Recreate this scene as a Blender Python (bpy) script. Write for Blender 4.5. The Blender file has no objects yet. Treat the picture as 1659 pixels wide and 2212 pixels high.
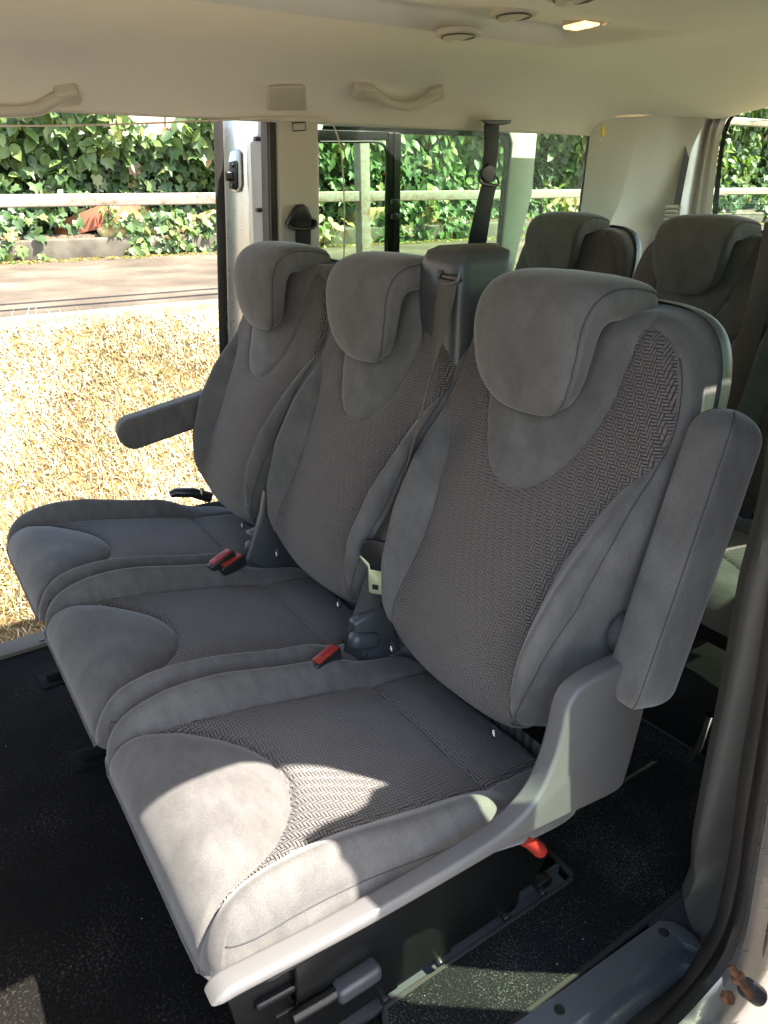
import bpy, bmesh, math, random
import numpy as np
from mathutils import Vector, Matrix
random.seed(7)
rng = np.random.default_rng(11)
R_ = math.radians
D = bpy.data
SC = bpy.context.scene
COL = SC.collection

# ------------------------------------------------------------------ camera
# van axes: X across the van (+ = far side), Y towards the front, Z up, origin on the floor under the nearest seat
CR = np.array([[-0.55619734, -0.83099708, -0.00940047],
               [-0.32415816, 0.22735115, -0.91827716],
               [0.76522284, -0.50769608, -0.39582659]])   # rows: image right, image down, view
CP = np.array([-0.79199141, 0.59838621, 1.22619745])
FPX, CXP, CYP = 1600.0, 829.5, 1106.0
cam_d = D.cameras.new('camera')
cam = D.objects.new('camera', cam_d)
COL.objects.link(cam)
SC.camera = cam
cam_d.sensor_fit = 'VERTICAL'
cam_d.sensor_height = 36
cam_d.lens = FPX / 2212 * 36
cam_d.clip_start = 0.02
cam_d.clip_end = 400
rx, dn, fw = CR
cam.matrix_world = Matrix(((rx[0], -dn[0], -fw[0], CP[0]), (rx[1], -dn[1], -fw[1], CP[1]),
                           (rx[2], -dn[2], -fw[2], CP[2]), (0, 0, 0, 1)))

# ------------------------------------------------------------------ sky, sun, exposure
SUN_T = Vector((0.49, 0.40, -1.0)).normalized()      # direction the sunlight travels
to_sun = -SUN_T
elev = math.asin(to_sun.z)
azim = math.atan2(to_sun.x, to_sun.y)                # sky rotation is measured from +Y
w = D.worlds.new('World')
SC.world = w
w.use_nodes = True
nt = w.node_tree
bg = nt.nodes['Background']
sky = nt.nodes.new('ShaderNodeTexSky')
sky.sky_type = 'NISHITA'
sky.sun_disc = False
sky.sun_elevation = elev
sky.sun_rotation = azim
sky.air_density = 1.0
sky.dust_density = 1.5
haze_mix = nt.nodes.new('ShaderNodeMix')
haze_mix.data_type = 'RGBA'; haze_mix.blend_type = 'MULTIPLY'; haze_mix.inputs[0].default_value = 1
haze_mix.inputs[7].default_value = (1.06, .99, .89, 1)      # warm white balance of the picture
nt.links.new(sky.outputs[0], haze_mix.inputs[6])
nt.links.new(haze_mix.outputs[2], bg.inputs[0])
bg.inputs[1].default_value = 0.15
sl = D.lights.new('sun', 'SUN')
sl.energy = 4.5
sl.angle = R_(0.53)
sl.color = (1.0, 0.93, 0.82)
so = D.objects.new('sun', sl)
COL.objects.link(so)
so.rotation_euler = SUN_T.to_track_quat('-Z', 'Y').to_euler()
vs = SC.view_settings
vs.view_transform = 'Standard'
vs.look = 'None'
vs.exposure = 2.75
vs.gamma = 1
SC.cycles.max_bounces = 10
SC.cycles.diffuse_bounces = 6
SC.cycles.transparent_max_bounces = 16
SC.cycles.sample_clamp_indirect = 4
SC.cycles.use_denoising = True
SC.cycles.caustics_reflective = False
SC.cycles.caustics_refractive = False


# ------------------------------------------------------------------ geometry helpers
def U(u, v, ax, val):
    """3D point where the sight line of a traced outline point meets the plane coordinate[ax] = val."""
    d = CR.T @ np.array([(u - CXP) / FPX, (v - CYP) / FPX, 1.0])
    return CP + (val - CP[ax]) / d[ax] * d


def UP(u, v, p0, n):
    d = CR.T @ np.array([(u - CXP) / FPX, (v - CYP) / FPX, 1.0])
    n = np.array(n, float)
    return CP + ((np.array(p0, float) - CP) @ n) / (d @ n) * d


def W(u, v, off=0.0):
    """on the leaning far side wall"""
    return UP(u, v, (1.30 + off, 0, 1.41), (1, 0, 0.15))


def props(o, label=None, cat=None, group=None, kind=None):
    if label: o['label'] = label
    if cat: o['category'] = cat
    if group: o['group'] = group
    if kind: o['kind'] = kind
    return o


def empty(name, loc=(0, 0, 0), label=None, cat=None, group=None):
    o = D.objects.new(name, None)
    o.empty_display_size = 0.05
    COL.objects.link(o)
    o.location = loc
    return props(o, label, cat, group)


def mk(name, verts, faces, mat, parent=None, smooth=True, uv=None, sharp=None, mats=None, fmat=None):
    me = D.meshes.new(name)
    me.from_pydata([tuple(map(float, v)) for v in verts], [], [tuple(map(int, f)) for f in faces])
    for m_ in (mats or [mat]): me.materials.append(m_)
    if fmat is not None: me.polygons.foreach_set('material_index', np.array(fmat, dtype=np.int32))
    if uv is not None:
        L = me.uv_layers.new(name='UVMap')
        li = np.zeros(len(me.loops), dtype=np.int32)
        me.loops.foreach_get('vertex_index', li)
        L.data.foreach_set('uv', np.asarray(uv, dtype=np.float32)[li].ravel())
    if smooth: me.shade_smooth()
    if sharp is not None: me.set_sharp_from_angle(angle=R_(sharp))
    o = D.objects.new(name, me)
    COL.objects.link(o)
    if parent is not None: o.parent = parent
    return o


def from_bm(name, bm, mat, parent=None, smooth=True, sharp=40):
    me = D.meshes.new(name)
    bmesh.ops.recalc_face_normals(bm, faces=bm.faces[:])
    bm.to_mesh(me); bm.free()
    me.materials.append(mat)
    if smooth:
        me.shade_smooth()
        me.set_sharp_from_angle(angle=R_(sharp))
    o = D.objects.new(name, me)
    COL.objects.link(o)
    if parent is not None: o.parent = parent
    return o


def bm_box(bm, c, s, bev=0.0, rot=None, seg=3):
    r = bmesh.ops.create_cube(bm, size=1.0)
    vv = r['verts']
    M = Matrix.Translation(Vector(c)) @ (rot.to_4x4() if rot is not None else Matrix()) @ Matrix.Diagonal((*s, 1))
    bmesh.ops.transform(bm, matrix=M, verts=vv)
    if bev > 0:
        ed = list({e for v in vv for e in v.link_edges})
        bmesh.ops.bevel(bm, geom=ed, offset=bev, segments=seg, profile=0.5, affect='EDGES')
    return bm


def box(name, c, s, mat, parent=None, bev=0.004, rot=None, seg=3):
    return from_bm(name, bm_box(bmesh.new(), c, s, bev, rot, seg), mat, parent)


def bm_prism(bm, pts, vec, bev=0.0, seg=3):
    """closed polygon of 3D points extruded by vec; front and back rims bevelled"""
    vec = Vector(vec)
    a = [bm.verts.new(Vector(map(float, p))) for p in pts]
    b = [bm.verts.new(Vector(map(float, p)) + vec) for p in pts]
    fs = [bm.faces.new(a), bm.faces.new(b[::-1])]
    n = len(a)
    for i in range(n):
        fs.append(bm.faces.new((a[i], b[i], b[(i + 1) % n], a[(i + 1) % n])))
    bmesh.ops.recalc_face_normals(bm, faces=fs)
    if bev > 0:
        ed = [e for f in fs[:2] for e in f.edges]
        bmesh.ops.bevel(bm, geom=list(set(ed)), offset=bev, segments=seg, profile=0.5, affect='EDGES', clamp_overlap=True)
    return bm


def prism(name, pts, vec, mat, parent=None, bev=0.003, seg=3, sharp=40):
    return from_bm(name, bm_prism(bmesh.new(), pts, vec, bev, seg), mat, parent, sharp=sharp)


def smooth_poly(P, n=60, closed=False):
    """Catmull-Rom through points, resampled evenly"""
    P = np.array(P, float)
    if closed: Q = np.vstack([P[-1], P, P[0], P[1]])
    else: Q = np.vstack([2 * P[0] - P[1], P, 2 * P[-1] - P[-2]])
    out = []
    for i in range(1, len(Q) - 2):
        p0, p1, p2, p3 = Q[i - 1], Q[i], Q[i + 1], Q[i + 2]
        for t in np.linspace(0, 1, 12, endpoint=False):
            out.append(0.5 * ((2 * p1) + (-p0 + p2) * t + (2 * p0 - 5 * p1 + 4 * p2 - p3) * t * t + (-p0 + 3 * p1 - 3 * p2 + p3) * t ** 3))
    if not closed: out.append(Q[-2])
    else: out.append(out[0])
    out = np.array(out)
    return resample(out, n + (1 if closed else 0))[:n if closed else None]


def resample(P, n):
    P = np.array(P, float)
    d = np.r_[0, np.cumsum(np.linalg.norm(np.diff(P, axis=0), axis=1))]
    t = np.linspace(0, d[-1], n)
    return np.stack([np.interp(t, d, P[:, k]) for k in range(P.shape[1])], 1)


def loft(name, rows, mat, parent=None, thick=0.0, sharp=50, closed=False, uv=False):
    rows = [np.array(r, float) for r in rows]
    n = len(rows[0])
    V = np.vstack(rows)
    F = []
    for i in range(len(rows) - 1):
        for j in range(n - (0 if closed else 1)):
            k = (j + 1) % n
            F.append((i * n + j, i * n + k, (i + 1) * n + k, (i + 1) * n + j))
    o = mk(name, V, F, mat, parent, sharp=sharp, uv=(V[:, :2] if uv else None))
    if thick:
        m = o.modifiers.new('thickness', 'SOLIDIFY'); m.thickness = thick; m.offset = -1
    return o


def tube_bm(bm, path, r, seg=10, caps=True):
    path = [Vector(map(float, p)) for p in path]
    n = len(path)
    rr = r if hasattr(r, '__len__') else [r] * n
    up = Vector((0, 0, 1))
    rings = []
    prev = None
    for i, p in enumerate(path):
        t = (path[min(i + 1, n - 1)] - path[max(i - 1, 0)]).normalized()
        if prev is None:
            a = t.orthogonal().normalized()
        else:
            a = (prev - t * prev.dot(t)).normalized()
        prev = a
        b = t.cross(a)
        rings.append([bm.verts.new(p + (a * math.cos(2 * math.pi * k / seg) + b * math.sin(2 * math.pi * k / seg)) * rr[i]) for k in range(seg)])
    for i in range(n - 1):
        for k in range(seg):
            bm.faces.new((rings[i][k], rings[i][(k + 1) % seg], rings[i + 1][(k + 1) % seg], rings[i + 1][k]))
    if caps:
        bm.faces.new(rings[0][::-1]); bm.faces.new(rings[-1])
    return bm


def tube(name, path, r, mat, parent=None, seg=10):
    return from_bm(name, tube_bm(bmesh.new(), path, r, seg), mat, parent, sharp=60)


def ribbon(name, path, side, width, thick, mat, parent=None):
    """webbing: path points, side = across direction(s)"""
    path = np.array(path, float)
    n = len(path)
    S = np.array([side] * n if np.ndim(side) == 1 else side, float)
    S /= np.linalg.norm(S, axis=1)[:, None]
    T = np.gradient(path, axis=0)
    N = np.cross(T, S); N /= np.linalg.norm(N, axis=1)[:, None]
    wd = np.full(n, width) if np.ndim(width) == 0 else np.array(width)
    rows = []
    V = []
    for i in range(n):
        for a, b in ((-1, -.2), (-.96, -.5), (0, -.5), (.96, -.5), (1, -.2), (1, .2), (.96, .5), (0, .5), (-.96, .5), (-1, .2)):
            V.append(path[i] + S[i] * a * wd[i] / 2 + N[i] * b * thick)
    F = []
    for i in range(n - 1):
        for k in range(10):
            F.append((i * 10 + k, i * 10 + (k + 1) % 10, (i + 1) * 10 + (k + 1) % 10, (i + 1) * 10 + k))
    F.append(tuple(range(9, -1, -1))); F.append(tuple(range((n - 1) * 10, n * 10)))
    d = np.r_[0, np.cumsum(np.linalg.norm(np.diff(path, axis=0), axis=1))]
    uv = [(a * .025, d[i]) for i in range(n) for a in (-1, -.96, 0, .96, 1, 1, .96, 0, -.96, -1)]
    return mk(name, V, F, mat, parent, sharp=45, uv=uv)


def disc_bm(bm, c, n, r, h, seg=28, bev=0.0):
    """short cylinder centred at c, axis n"""
    q = Vector(n).normalized().to_track_quat('Z', 'Y')
    g = bmesh.ops.create_cone(bm, cap_ends=True, segments=seg, radius1=r, radius2=r, depth=h,
                              matrix=Matrix.Translation(Vector(map(float, c))) @ q.to_matrix().to_4x4())
    if bev:
        ed = [e for e in {e for v in g['verts'] for e in v.link_edges} if len(e.link_faces) == 2 and max(len(f.verts) for f in e.link_faces) > 4]
        bmesh.ops.bevel(bm, geom=ed, offset=bev, segments=3, profile=.5, affect='EDGES')
    return bm


def disc(name, c, n, r, h, mat, parent=None, seg=28, bev=0.0):
    return from_bm(name, disc_bm(bmesh.new(), c, n, r, h, seg, bev), mat, parent)


# ------------------------------------------------------------------ node helpers
class N:
    """tiny expression builder for shader math"""
    def __init__(s, t, sock): s.t = t; s.s = sock

    def _op(s, op, *a):
        n = s.t.nodes.new('ShaderNodeMath'); n.operation = op
        for i, x in enumerate((s,) + a):
            if isinstance(x, N): s.t.links.new(x.s, n.inputs[i])
            else: n.inputs[i].default_value = x
        return N(s.t, n.outputs[0])
    def __add__(s, o): return s._op('ADD', o)
    def __sub__(s, o): return s._op('SUBTRACT', o)
    def __mul__(s, o): return s._op('MULTIPLY', o)
    def __truediv__(s, o): return s._op('DIVIDE', o)
    def floor(s): return s._op('FLOOR')
    def fract(s): return s._op('FRACT')
    def abs(s): return s._op('ABSOLUTE')
    def mod(s, o): return s._op('FLOORED_MODULO', o)
    def gt(s, o): return s._op('GREATER_THAN', o)
    def min(s, o): return s._op('MINIMUM', o)
    def max(s, o): return s._op('MAXIMUM', o)
    def pow(s, o): return s._op('POWER', o)
    def step(s, a, b):
        n = s.t.nodes.new('ShaderNodeMapRange'); n.interpolation_type = 'SMOOTHSTEP'
        s.t.links.new(s.s, n.inputs[0]); n.inputs[1].default_value = a; n.inputs[2].default_value = b
        return N(s.t, n.outputs[0])


def mat_new(name):
    m = D.materials.new(name); m.use_nodes = True
    t = m.node_tree
    return m, t, t.nodes['Principled BSDF']


def pset(p, **k):
    for a, b in k.items():
        nm = {'rough': 'Roughness', 'metal': 'Metallic', 'sheen': 'Sheen Weight', 'sheenr': 'Sheen Roughness', 'spec': 'Specular IOR Level',
              'coat': 'Coat Weight', 'coatr': 'Coat Roughness'}[a]
        p.inputs[nm].default_value = b


def noise(t, scale, detail=4, rough=.5, vec=None, dim=None, dist=0):
    n = t.nodes.new('ShaderNodeTexNoise')
    n.inputs['Scale'].default_value = scale; n.inputs['Detail'].default_value = detail; n.inputs['Roughness'].default_value = rough
    n.inputs['Distortion'].default_value = dist
    if vec is None:
        g = t.nodes.new('ShaderNodeTexCoord'); vec = g.outputs['Object']
    t.links.new(vec, n.inputs['Vector'])
    return n


def stretch(t, sc, space='Object'):
    g = t.nodes.new('ShaderNodeTexCoord'); m = t.nodes.new('ShaderNodeMapping')
    m.inputs['Scale'].default_value = sc
    t.links.new(g.outputs[space], m.inputs[0])
    return m.outputs[0]


def ramp(t, fac, stops):
    r = t.nodes.new('ShaderNodeValToRGB')
    e = r.color_ramp.elements
    while len(e) < len(stops): e.new(.5)
    for x, (p, c) in zip(e, stops): x.position = p; x.color = (*c, 1) if len(c) == 3 else c
    t.links.new(fac, r.inputs[0])
    return r.outputs[0]


def bump(t, p, h, strength=.3, dist=.001, prev=None):
    b = t.nodes.new('ShaderNodeBump'); b.inputs['Strength'].default_value = strength; b.inputs['Distance'].default_value = dist
    t.links.new(h, b.inputs['Height'])
    if prev is not None: t.links.new(prev, b.inputs['Normal'])
    if p is not None: t.links.new(b.outputs[0], p.inputs['Normal'])
    return b.outputs[0]


def simple(name, col, rough=.5, metal=0, var=.08, scale=8, bumps=0, bscale=300, spec=.5, coat=0, sheen=0):
    m, t, p = mat_new(name)
    n = noise(t, scale, 5)
    c0 = tuple(max(0, c * (1 - var)) for c in col); c1 = tuple(min(1, c * (1 + var)) for c in col)
    t.links.new(ramp(t, n.outputs[0], [(.3, c0), (.7, c1)]), p.inputs['Base Color'])
    pset(p, rough=rough, metal=metal, spec=spec, coat=coat, sheen=sheen)
    rr = t.nodes.new('ShaderNodeMapRange'); t.links.new(noise(t, scale * 3, 4).outputs[0], rr.inputs[0])
    rr.inputs[3].default_value = rough * .85; rr.inputs[4].default_value = min(1, rough * 1.15)
    t.links.new(rr.outputs[0], p.inputs['Roughness'])
    if bumps: bump(t, p, noise(t, bscale, 3).outputs[0], bumps, .0008)
    return m


def velour(name, c0, c1):
    """short-pile fabric: brushed patches, fine twill, sheen"""
    m, t, p = mat_new(name)
    a = noise(t, 5, 5, .55, dist=1.2)
    b = noise(t, 26, 4, .55, vec=stretch(t, (1, 1.6, .6)))
    mx = t.nodes.new('ShaderNodeMix'); mx.inputs[0].default_value = .45
    t.links.new(a.outputs[0], mx.inputs[2]); t.links.new(b.outputs[0], mx.inputs[3])
    col = ramp(t, mx.outputs[0], [(.36, c0), (.5, tuple((x + y) / 2 for x, y in zip(c0, c1))), (.64, c1)])
    f = noise(t, 620, 3, .7)
    mc = t.nodes.new('ShaderNodeMix'); mc.data_type = 'RGBA'; mc.blend_type = 'MULTIPLY'; mc.inputs[0].default_value = .55
    t.links.new(col, mc.inputs[6]); t.links.new(ramp(t, f.outputs[0], [(.35, (.65, .65, .65)), (.65, (1.25, 1.25, 1.25))]), mc.inputs[7])
    t.links.new(mc.outputs[2], p.inputs['Base Color'])
    pset(p, rough=.95, sheen=.28, sheenr=.4, spec=.12)
    b1 = bump(t, None, f.outputs[0], .35, .0006)
    bump(t, p, noise(t, 14, 3).outputs[0], .25, .004, prev=b1)
    return m


def weave(name, lo, hi, size=.0135):
    """basket woven panel, ribs in alternating directions, larger and darker gaps towards the panel edges"""
    m, t, p = mat_new(name)
    g = t.nodes.new('ShaderNodeTexCoord'); sp = t.nodes.new('ShaderNodeSeparateXYZ')
    wob = noise(t, 60, 2, vec=g.outputs['UV'])
    t.links.new(g.outputs['UV'], sp.inputs[0])
    w_ = (N(t, wob.outputs[0]) - .5) * .12
    u0 = N(t, sp.outputs[0]); v0 = N(t, sp.outputs[1])
    u = u0 / size + w_; v = v0 / size + w_
    # stepped basket: each row shifts by one third of a unit
    cu = u * 2; cv = v * 2
    row = cv.floor()
    cu2 = cu + row * .5
    c = (cu2.floor() + row).mod(2.0)
    a = cu2.fract(); b = cv.fract()
    along = a * c + b * ((c * -1) + 1)          # across the ribs
    ends = b * c + a * ((c * -1) + 1)           # along the ribs
    rib = ((along * 2).fract() - .5).abs() * 2  # 1 at rib borders
    ribd = rib.step(.42, .92)
    endd = ((ends - .5).abs() * 2).step(.72, .98)
    gap = ribd.max(endd * .45)
    edge = u0.abs().step(.05, .19)              # farther from the centre line
    n2 = noise(t, 9, 3, vec=g.outputs['UV'])
    amt = (edge * .25 + .82) * (N(t, n2.outputs[0]) * .5 + .75)
    dark = (gap * amt).min(1.0)
    col = t.nodes.new('ShaderNodeMix'); col.data_type = 'RGBA'
    t.links.new(dark.s, col.inputs[0])
    col.inputs[6].default_value = (*hi, 1); col.inputs[7].default_value = (*lo, 1)
    f = noise(t, 1400, 2)
    mc = t.nodes.new('ShaderNodeMix'); mc.data_type = 'RGBA'; mc.blend_type = 'MULTIPLY'; mc.inputs[0].default_value = .4
    t.links.new(col.outputs[2], mc.inputs[6]); t.links.new(ramp(t, f.outputs[0], [(.35, (.6, .6, .6)), (.65, (1.3, 1.3, 1.3))]), mc.inputs[7])
    t.links.new(mc.outputs[2], p.inputs['Base Color'])
    pset(p, rough=.9, sheen=.2, spec=.2)
    h = (gap * -1) + 1
    bump(t, p, (h * (edge * .6 + .6)).s, 1.0, .0024)
    return m


def carpet(name, lo, hi, sc=420, bs=1.0):
    m, t, p = mat_new(name)
    a = noise(t, sc, 4, .75); b = noise(t, 6, 4)
    mx = t.nodes.new('ShaderNodeMix'); mx.inputs[0].default_value = .25
    t.links.new(a.outputs[0], mx.inputs[2]); t.links.new(b.outputs[0], mx.inputs[3])
    t.links.new(ramp(t, mx.outputs[0], [(.4, lo), (.54, tuple(x * 1.7 for x in lo)), (.70, hi)]), p.inputs['Base Color'])
    pset(p, rough=1, sheen=.04, spec=.05)
    bump(t, p, noise(t, sc * 2.2, 4, .8).outputs[0], bs, .004)
    return m


def glassm(name, tint, refl=1.0, dirt=.03):
    m, t, p = mat_new(name)
    t.nodes.remove(p)
    out = t.nodes['Material Output']
    tr = t.nodes.new('ShaderNodeBsdfTransparent'); tr.inputs[0].default_value = (*tint, 1)
    gl = t.nodes.new('ShaderNodeBsdfGlossy'); gl.inputs['Roughness'].default_value = .01
    df = t.nodes.new('ShaderNodeBsdfDiffuse'); df.inputs[0].default_value = (.6, .6, .55, 1)
    fr = t.nodes.new('ShaderNodeFresnel'); fr.inputs[0].default_value = 1.5
    m1 = t.nodes.new('ShaderNodeMixShader'); m2 = t.nodes.new('ShaderNodeMixShader')
    gb = t.nodes.new('ShaderNodeNewGeometry')
    f = N(t, fr.outputs[0]) * refl * ((N(t, gb.outputs['Backfacing']) * -1) + 1)
    t.links.new(f.s, m1.inputs[0]); t.links.new(tr.outputs[0], m1.inputs[1]); t.links.new(gl.outputs[0], m1.inputs[2])
    n = noise(t, 5, 5, .6)
    dd = N(t, n.outputs[0]).step(.45, .8) * dirt
    t.links.new(dd.s, m2.inputs[0]); t.links.new(m1.outputs[0], m2.inputs[1]); t.links.new(df.outputs[0], m2.inputs[2])
    t.links.new(m2.outputs[0], out.inputs[0])
    return m


M_VEL = velour('grey velour', (.076, .072, .069), (.118, .112, .108))
M_THREAD = simple('seam thread', (.035, .034, .034), .9)
M_WEAVE = weave('woven panel', (.006, .0045, .004), (.125, .103, .092), .0172)
M_WEAVE2 = weave('woven seat panel', (.008, .007, .0065), (.120, .110, .104), .0190)
M_PLAST = simple('grey moulded plastic', (.075, .078, .085), .42, bumps=.15, bscale=900)
M_TRIMG = simple('seat side cover plastic', (.085, .083, .083), .42, bumps=.12, bscale=900, var=.04)
M_DARKP = simple('charcoal plastic', (.045, .047, .05), .38, bumps=.2, bscale=700)
M_BLACK = simple('black plastic', (.012, .012, .013), .35)
M_BLKMET = simple('black painted steel', (.006, .006, .006), .34, spec=.35, coat=.1, var=.3)
M_RUBBER = simple('black rubber', (.022, .019, .017), .55, bumps=.2)
M_RUBBERB = simple('brown grey rubber', (.045, .038, .032), .5, bumps=.2)
M_STEEL = simple('bright steel', (.55, .55, .55), .25, metal=1)
M_RUST = simple('rusty steel', (.22, .10, .05), .85, var=.5, scale=90, bumps=.5)
M_RED = simple('red plastic', (.27, .022, .015), .35, var=.05)
M_LABEL = simple('dark red letters', (.22, .01, .01), .5)
M_WHITE = simple('white print', (.75, .75, .75), .6)
M_TONGUE = simple('tongue metal', (.62, .66, .42), .3, metal=.6, var=.03)
M_BELT = simple('black belt webbing', (.014, .014, .014), .6, bumps=.4, bscale=1500)
M_BELTG = simple('grey belt webbing', (.045, .040, .035), .6, bumps=.4, bscale=1500)
M_CARPET = carpet('black carpet', (.003, .0027, .0024), (.060, .052, .045), 170, .5)
M_MAT = carpet('charcoal loop mat', (.006, .006, .006), (.20, .205, .19), 260)
M_BIND = simple('mat binding', (.022, .019, .017), .95, bumps=.8, bscale=500)
M_CARPG = carpet('grey felt', (.05, .05, .055), (.14, .14, .15), 500)
M_ROOFCLOTH = simple('beige roof cloth', (.79, .765, .705), .95, var=.03, scale=3, bumps=.6, bscale=420, spec=.1, sheen=.2)
M_CREAM = simple('cream plastic', (.56, .53, .46), .5, var=.03, bumps=.08, bscale=900)
M_TRIMW = simple('pale pillar plastic', (.68, .67, .63), .5, var=.02, bumps=.08, bscale=900)
M_TRIMD = simple('dark grey pillar trim', (.062, .058, .053), .55, bumps=.15, bscale=900)
M_SILVER = simple('silver car paint', (.56, .545, .53), .28, metal=.75, var=.04, coat=.7)
M_SILVERL = simple('light silver car paint', (.62, .62, .62), .35, metal=.45, var=.03, coat=.6)
M_GLASS = glassm('tinted glass', (.82, .92, .82), .6, .045)
M_PRIV = glassm('dark privacy glass', (.42, .50, .43), .6, .02)
M_GLASSC = glassm('clear tinted glass', (.86, .94, .87), .6, .04)
M_FRIT = simple('black window border', (.01, .01, .012), .25)
M_SILL = simple('worn beige sill', (.13, .112, .09), .8, spec=.2)
M_MATT = simple('matt black iron', (.008, .008, .008), .85, spec=.1)
M_WIRE = simple('pale plastic cable', (.75, .66, .58), .4)


# ------------------------------------------------------------------ cushion surfaces
def axis_samples(n_in, n_out, k=.80):
    a = np.linspace(0, k, n_in, endpoint=False); b = np.linspace(k, 1, n_out)
    h = np.r_[a, b]
    return np.r_[-h[::-1], h[1:]]


def pad_surface(cx, cy, Wd, Ld, rollf, npow=6.0, n_in=46, n_out=30, m0=.86, m1=.955):
    """square parameter grid -> rounded plan with rolled rim. returns plan coords, drop fraction"""
    s = axis_samples(n_in, n_out)
    P, Q = np.meshgrid(s, s, indexing='ij')
    m = np.maximum(np.abs(P), np.abs(Q)); ms = np.where(m < 1e-9, 1, m)
    bx, by = P / ms, Q / ms
    bx = np.where(m < 1e-9, 1.0, bx)
    k = 1 / (np.abs(bx) ** npow + np.abs(by) ** npow) ** (1 / npow)
    ox, oy = bx * k, by * k
    e = rollf(bx, by)                                 # roll radius in metres
    rad = np.sqrt((ox * Wd) ** 2 + (oy * Ld) ** 2)
    th = np.clip((m - m0) / (m1 - m0), 0, 1) * (math.pi / 2)
    inner = 1 - e / rad
    frac = np.where(m < m0, m / m0 * inner, 1 - (e / rad) * (1 - np.sin(th)))
    drop = np.where(m < m0, 0, e * (1 - np.cos(th)))
    wall = np.clip((m - m1) / (1 - m1), 0, 1)
    X = cx + ox * Wd * frac; Y = cy + oy * Ld * frac
    return X, Y, drop, wall, m, bx, by


def grid_faces(n1, n2):
    i, j = np.meshgrid(np.arange(n1 - 1), np.arange(n2 - 1), indexing='ij')
    a = (i * n2 + j).ravel()
    return np.stack([a, a + n2, a + n2 + 1, a + 1], 1)


def cut(verts, uvs, vals, faces, f):
    """split polygons along f == 0 exactly; returns (neg_faces, pos_faces) with new vertices appended"""
    verts = list(verts); uvs = list(uvs); f = list(f); vals = [list(x) for x in vals]
    cache = {}
    neg, pos = [], []
    for fc in faces:
        s = [f[i] for i in fc]
        if max(s) <= 0: neg.append(tuple(fc)); continue
        if min(s) >= 0: pos.append(tuple(fc)); continue
        A, B = [], []
        n = len(fc)
        for k in range(n):
            i, j = fc[k], fc[(k + 1) % n]
            if f[i] <= 0: A.append(i)
            if f[i] >= 0: B.append(i)
            if f[i] * f[j] < 0:
                key = (min(i, j), max(i, j))
                if key not in cache:
                    t = f[i] / (f[i] - f[j])
                    cache[key] = len(verts)
                    verts.append(verts[i] * (1 - t) + verts[j] * t); uvs.append(uvs[i] * (1 - t) + uvs[j] * t)
                    f.append(0.0)
                    for v in vals: v.append(v[i] * (1 - t) + v[j] * t)
                A.append(cache[key]); B.append(cache[key])
        if len(A) > 2: neg.append(tuple(A))
        if len(B) > 2: pos.append(tuple(B))
    return verts, uvs, vals, neg, pos


def submesh(name, verts, uvs, faces, mat):
    used = sorted({i for f in faces for i in f})
    mp = {o: k for k, o in enumerate(used)}
    me = D.meshes.new(name)
    me.from_pydata([tuple(verts[i]) for i in used], [], [tuple(mp[i] for i in f) for f in faces])
    L = me.uv_layers.new(name='UVMap')
    li = np.zeros(len(me.loops), dtype=np.int32); me.loops.foreach_get('vertex_index', li)
    L.data.foreach_set('uv', np.array([uvs[i] for i in used], dtype=np.float32)[li].ravel())
    me.materials.append(mat); me.shade_smooth()
    return me


def groove(d, w=.004, a=.004, puff=.004, pw=.02):
    a, puff, w = a * 1.5, puff * 1.7, w * 1.1
    return -a * np.exp(-(d / w) ** 2) - puff * np.exp(-np.abs(d) / pw)


def table(v, T):
    T = np.array(T, float)
    return np.interp(v, T[:, 0], T[:, 1])


def sstep(x, a, b):
    t = np.clip((x - a) / (b - a), 0, 1)
    return t * t * (3 - 2 * t)


# ---- seat cushion
PAN = [(-.10, .150), (0, .156), (.15, .152), (.30, .155), (.38, .162), (.46, .185), (.6, .2)]     # panel half width along Y
LOBE = [(.2599, -.02), (.260, 0.0), (.262, .028), (.268, .046), (.28, .072), (.30, .098), (.325, .122), (.355, .143), (.39, .158), (.42, .170), (.455, .187), (.50, .198), (.6, .2)]


def sdf(ax, Y, curve):
    """signed distance (negative inside |x| < half width) to the curve (half width, position)"""
    c = resample(np.array([(max(0, w_), p_) for p_, w_ in curve]), 260)
    P = np.stack([ax.ravel(), Y.ravel()], 1)
    d = np.full(len(P), 9.0)
    for k in range(0, len(P), 4000):
        q = P[k:k + 4000]
        a_, b_ = c[None, :-1], c[None, 1:]
        ab = b_ - a_
        t = np.clip(((q[:, None] - a_) * ab).sum(-1) / ((ab ** 2).sum(-1) + 1e-12), 0, 1)
        d[k:k + 4000] = np.sqrt(((q[:, None] - a_ - ab * t[..., None]) ** 2).sum(-1)).min(1)
    return d.reshape(ax.shape)


def rim_line(G3, m, side, lev):
    n = G3.shape[0]
    idx = np.argmin(np.abs(m[:, n // 2] - lev) + (np.arange(n) < n // 2) * 9) if side else np.argmin(np.abs(m[:, n // 2] - lev) + (np.arange(n) > n // 2) * 9)
    q = [G3[idx, j] for j in range(n) if m[idx, j] <= lev + .004]
    return np.array(q)


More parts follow.
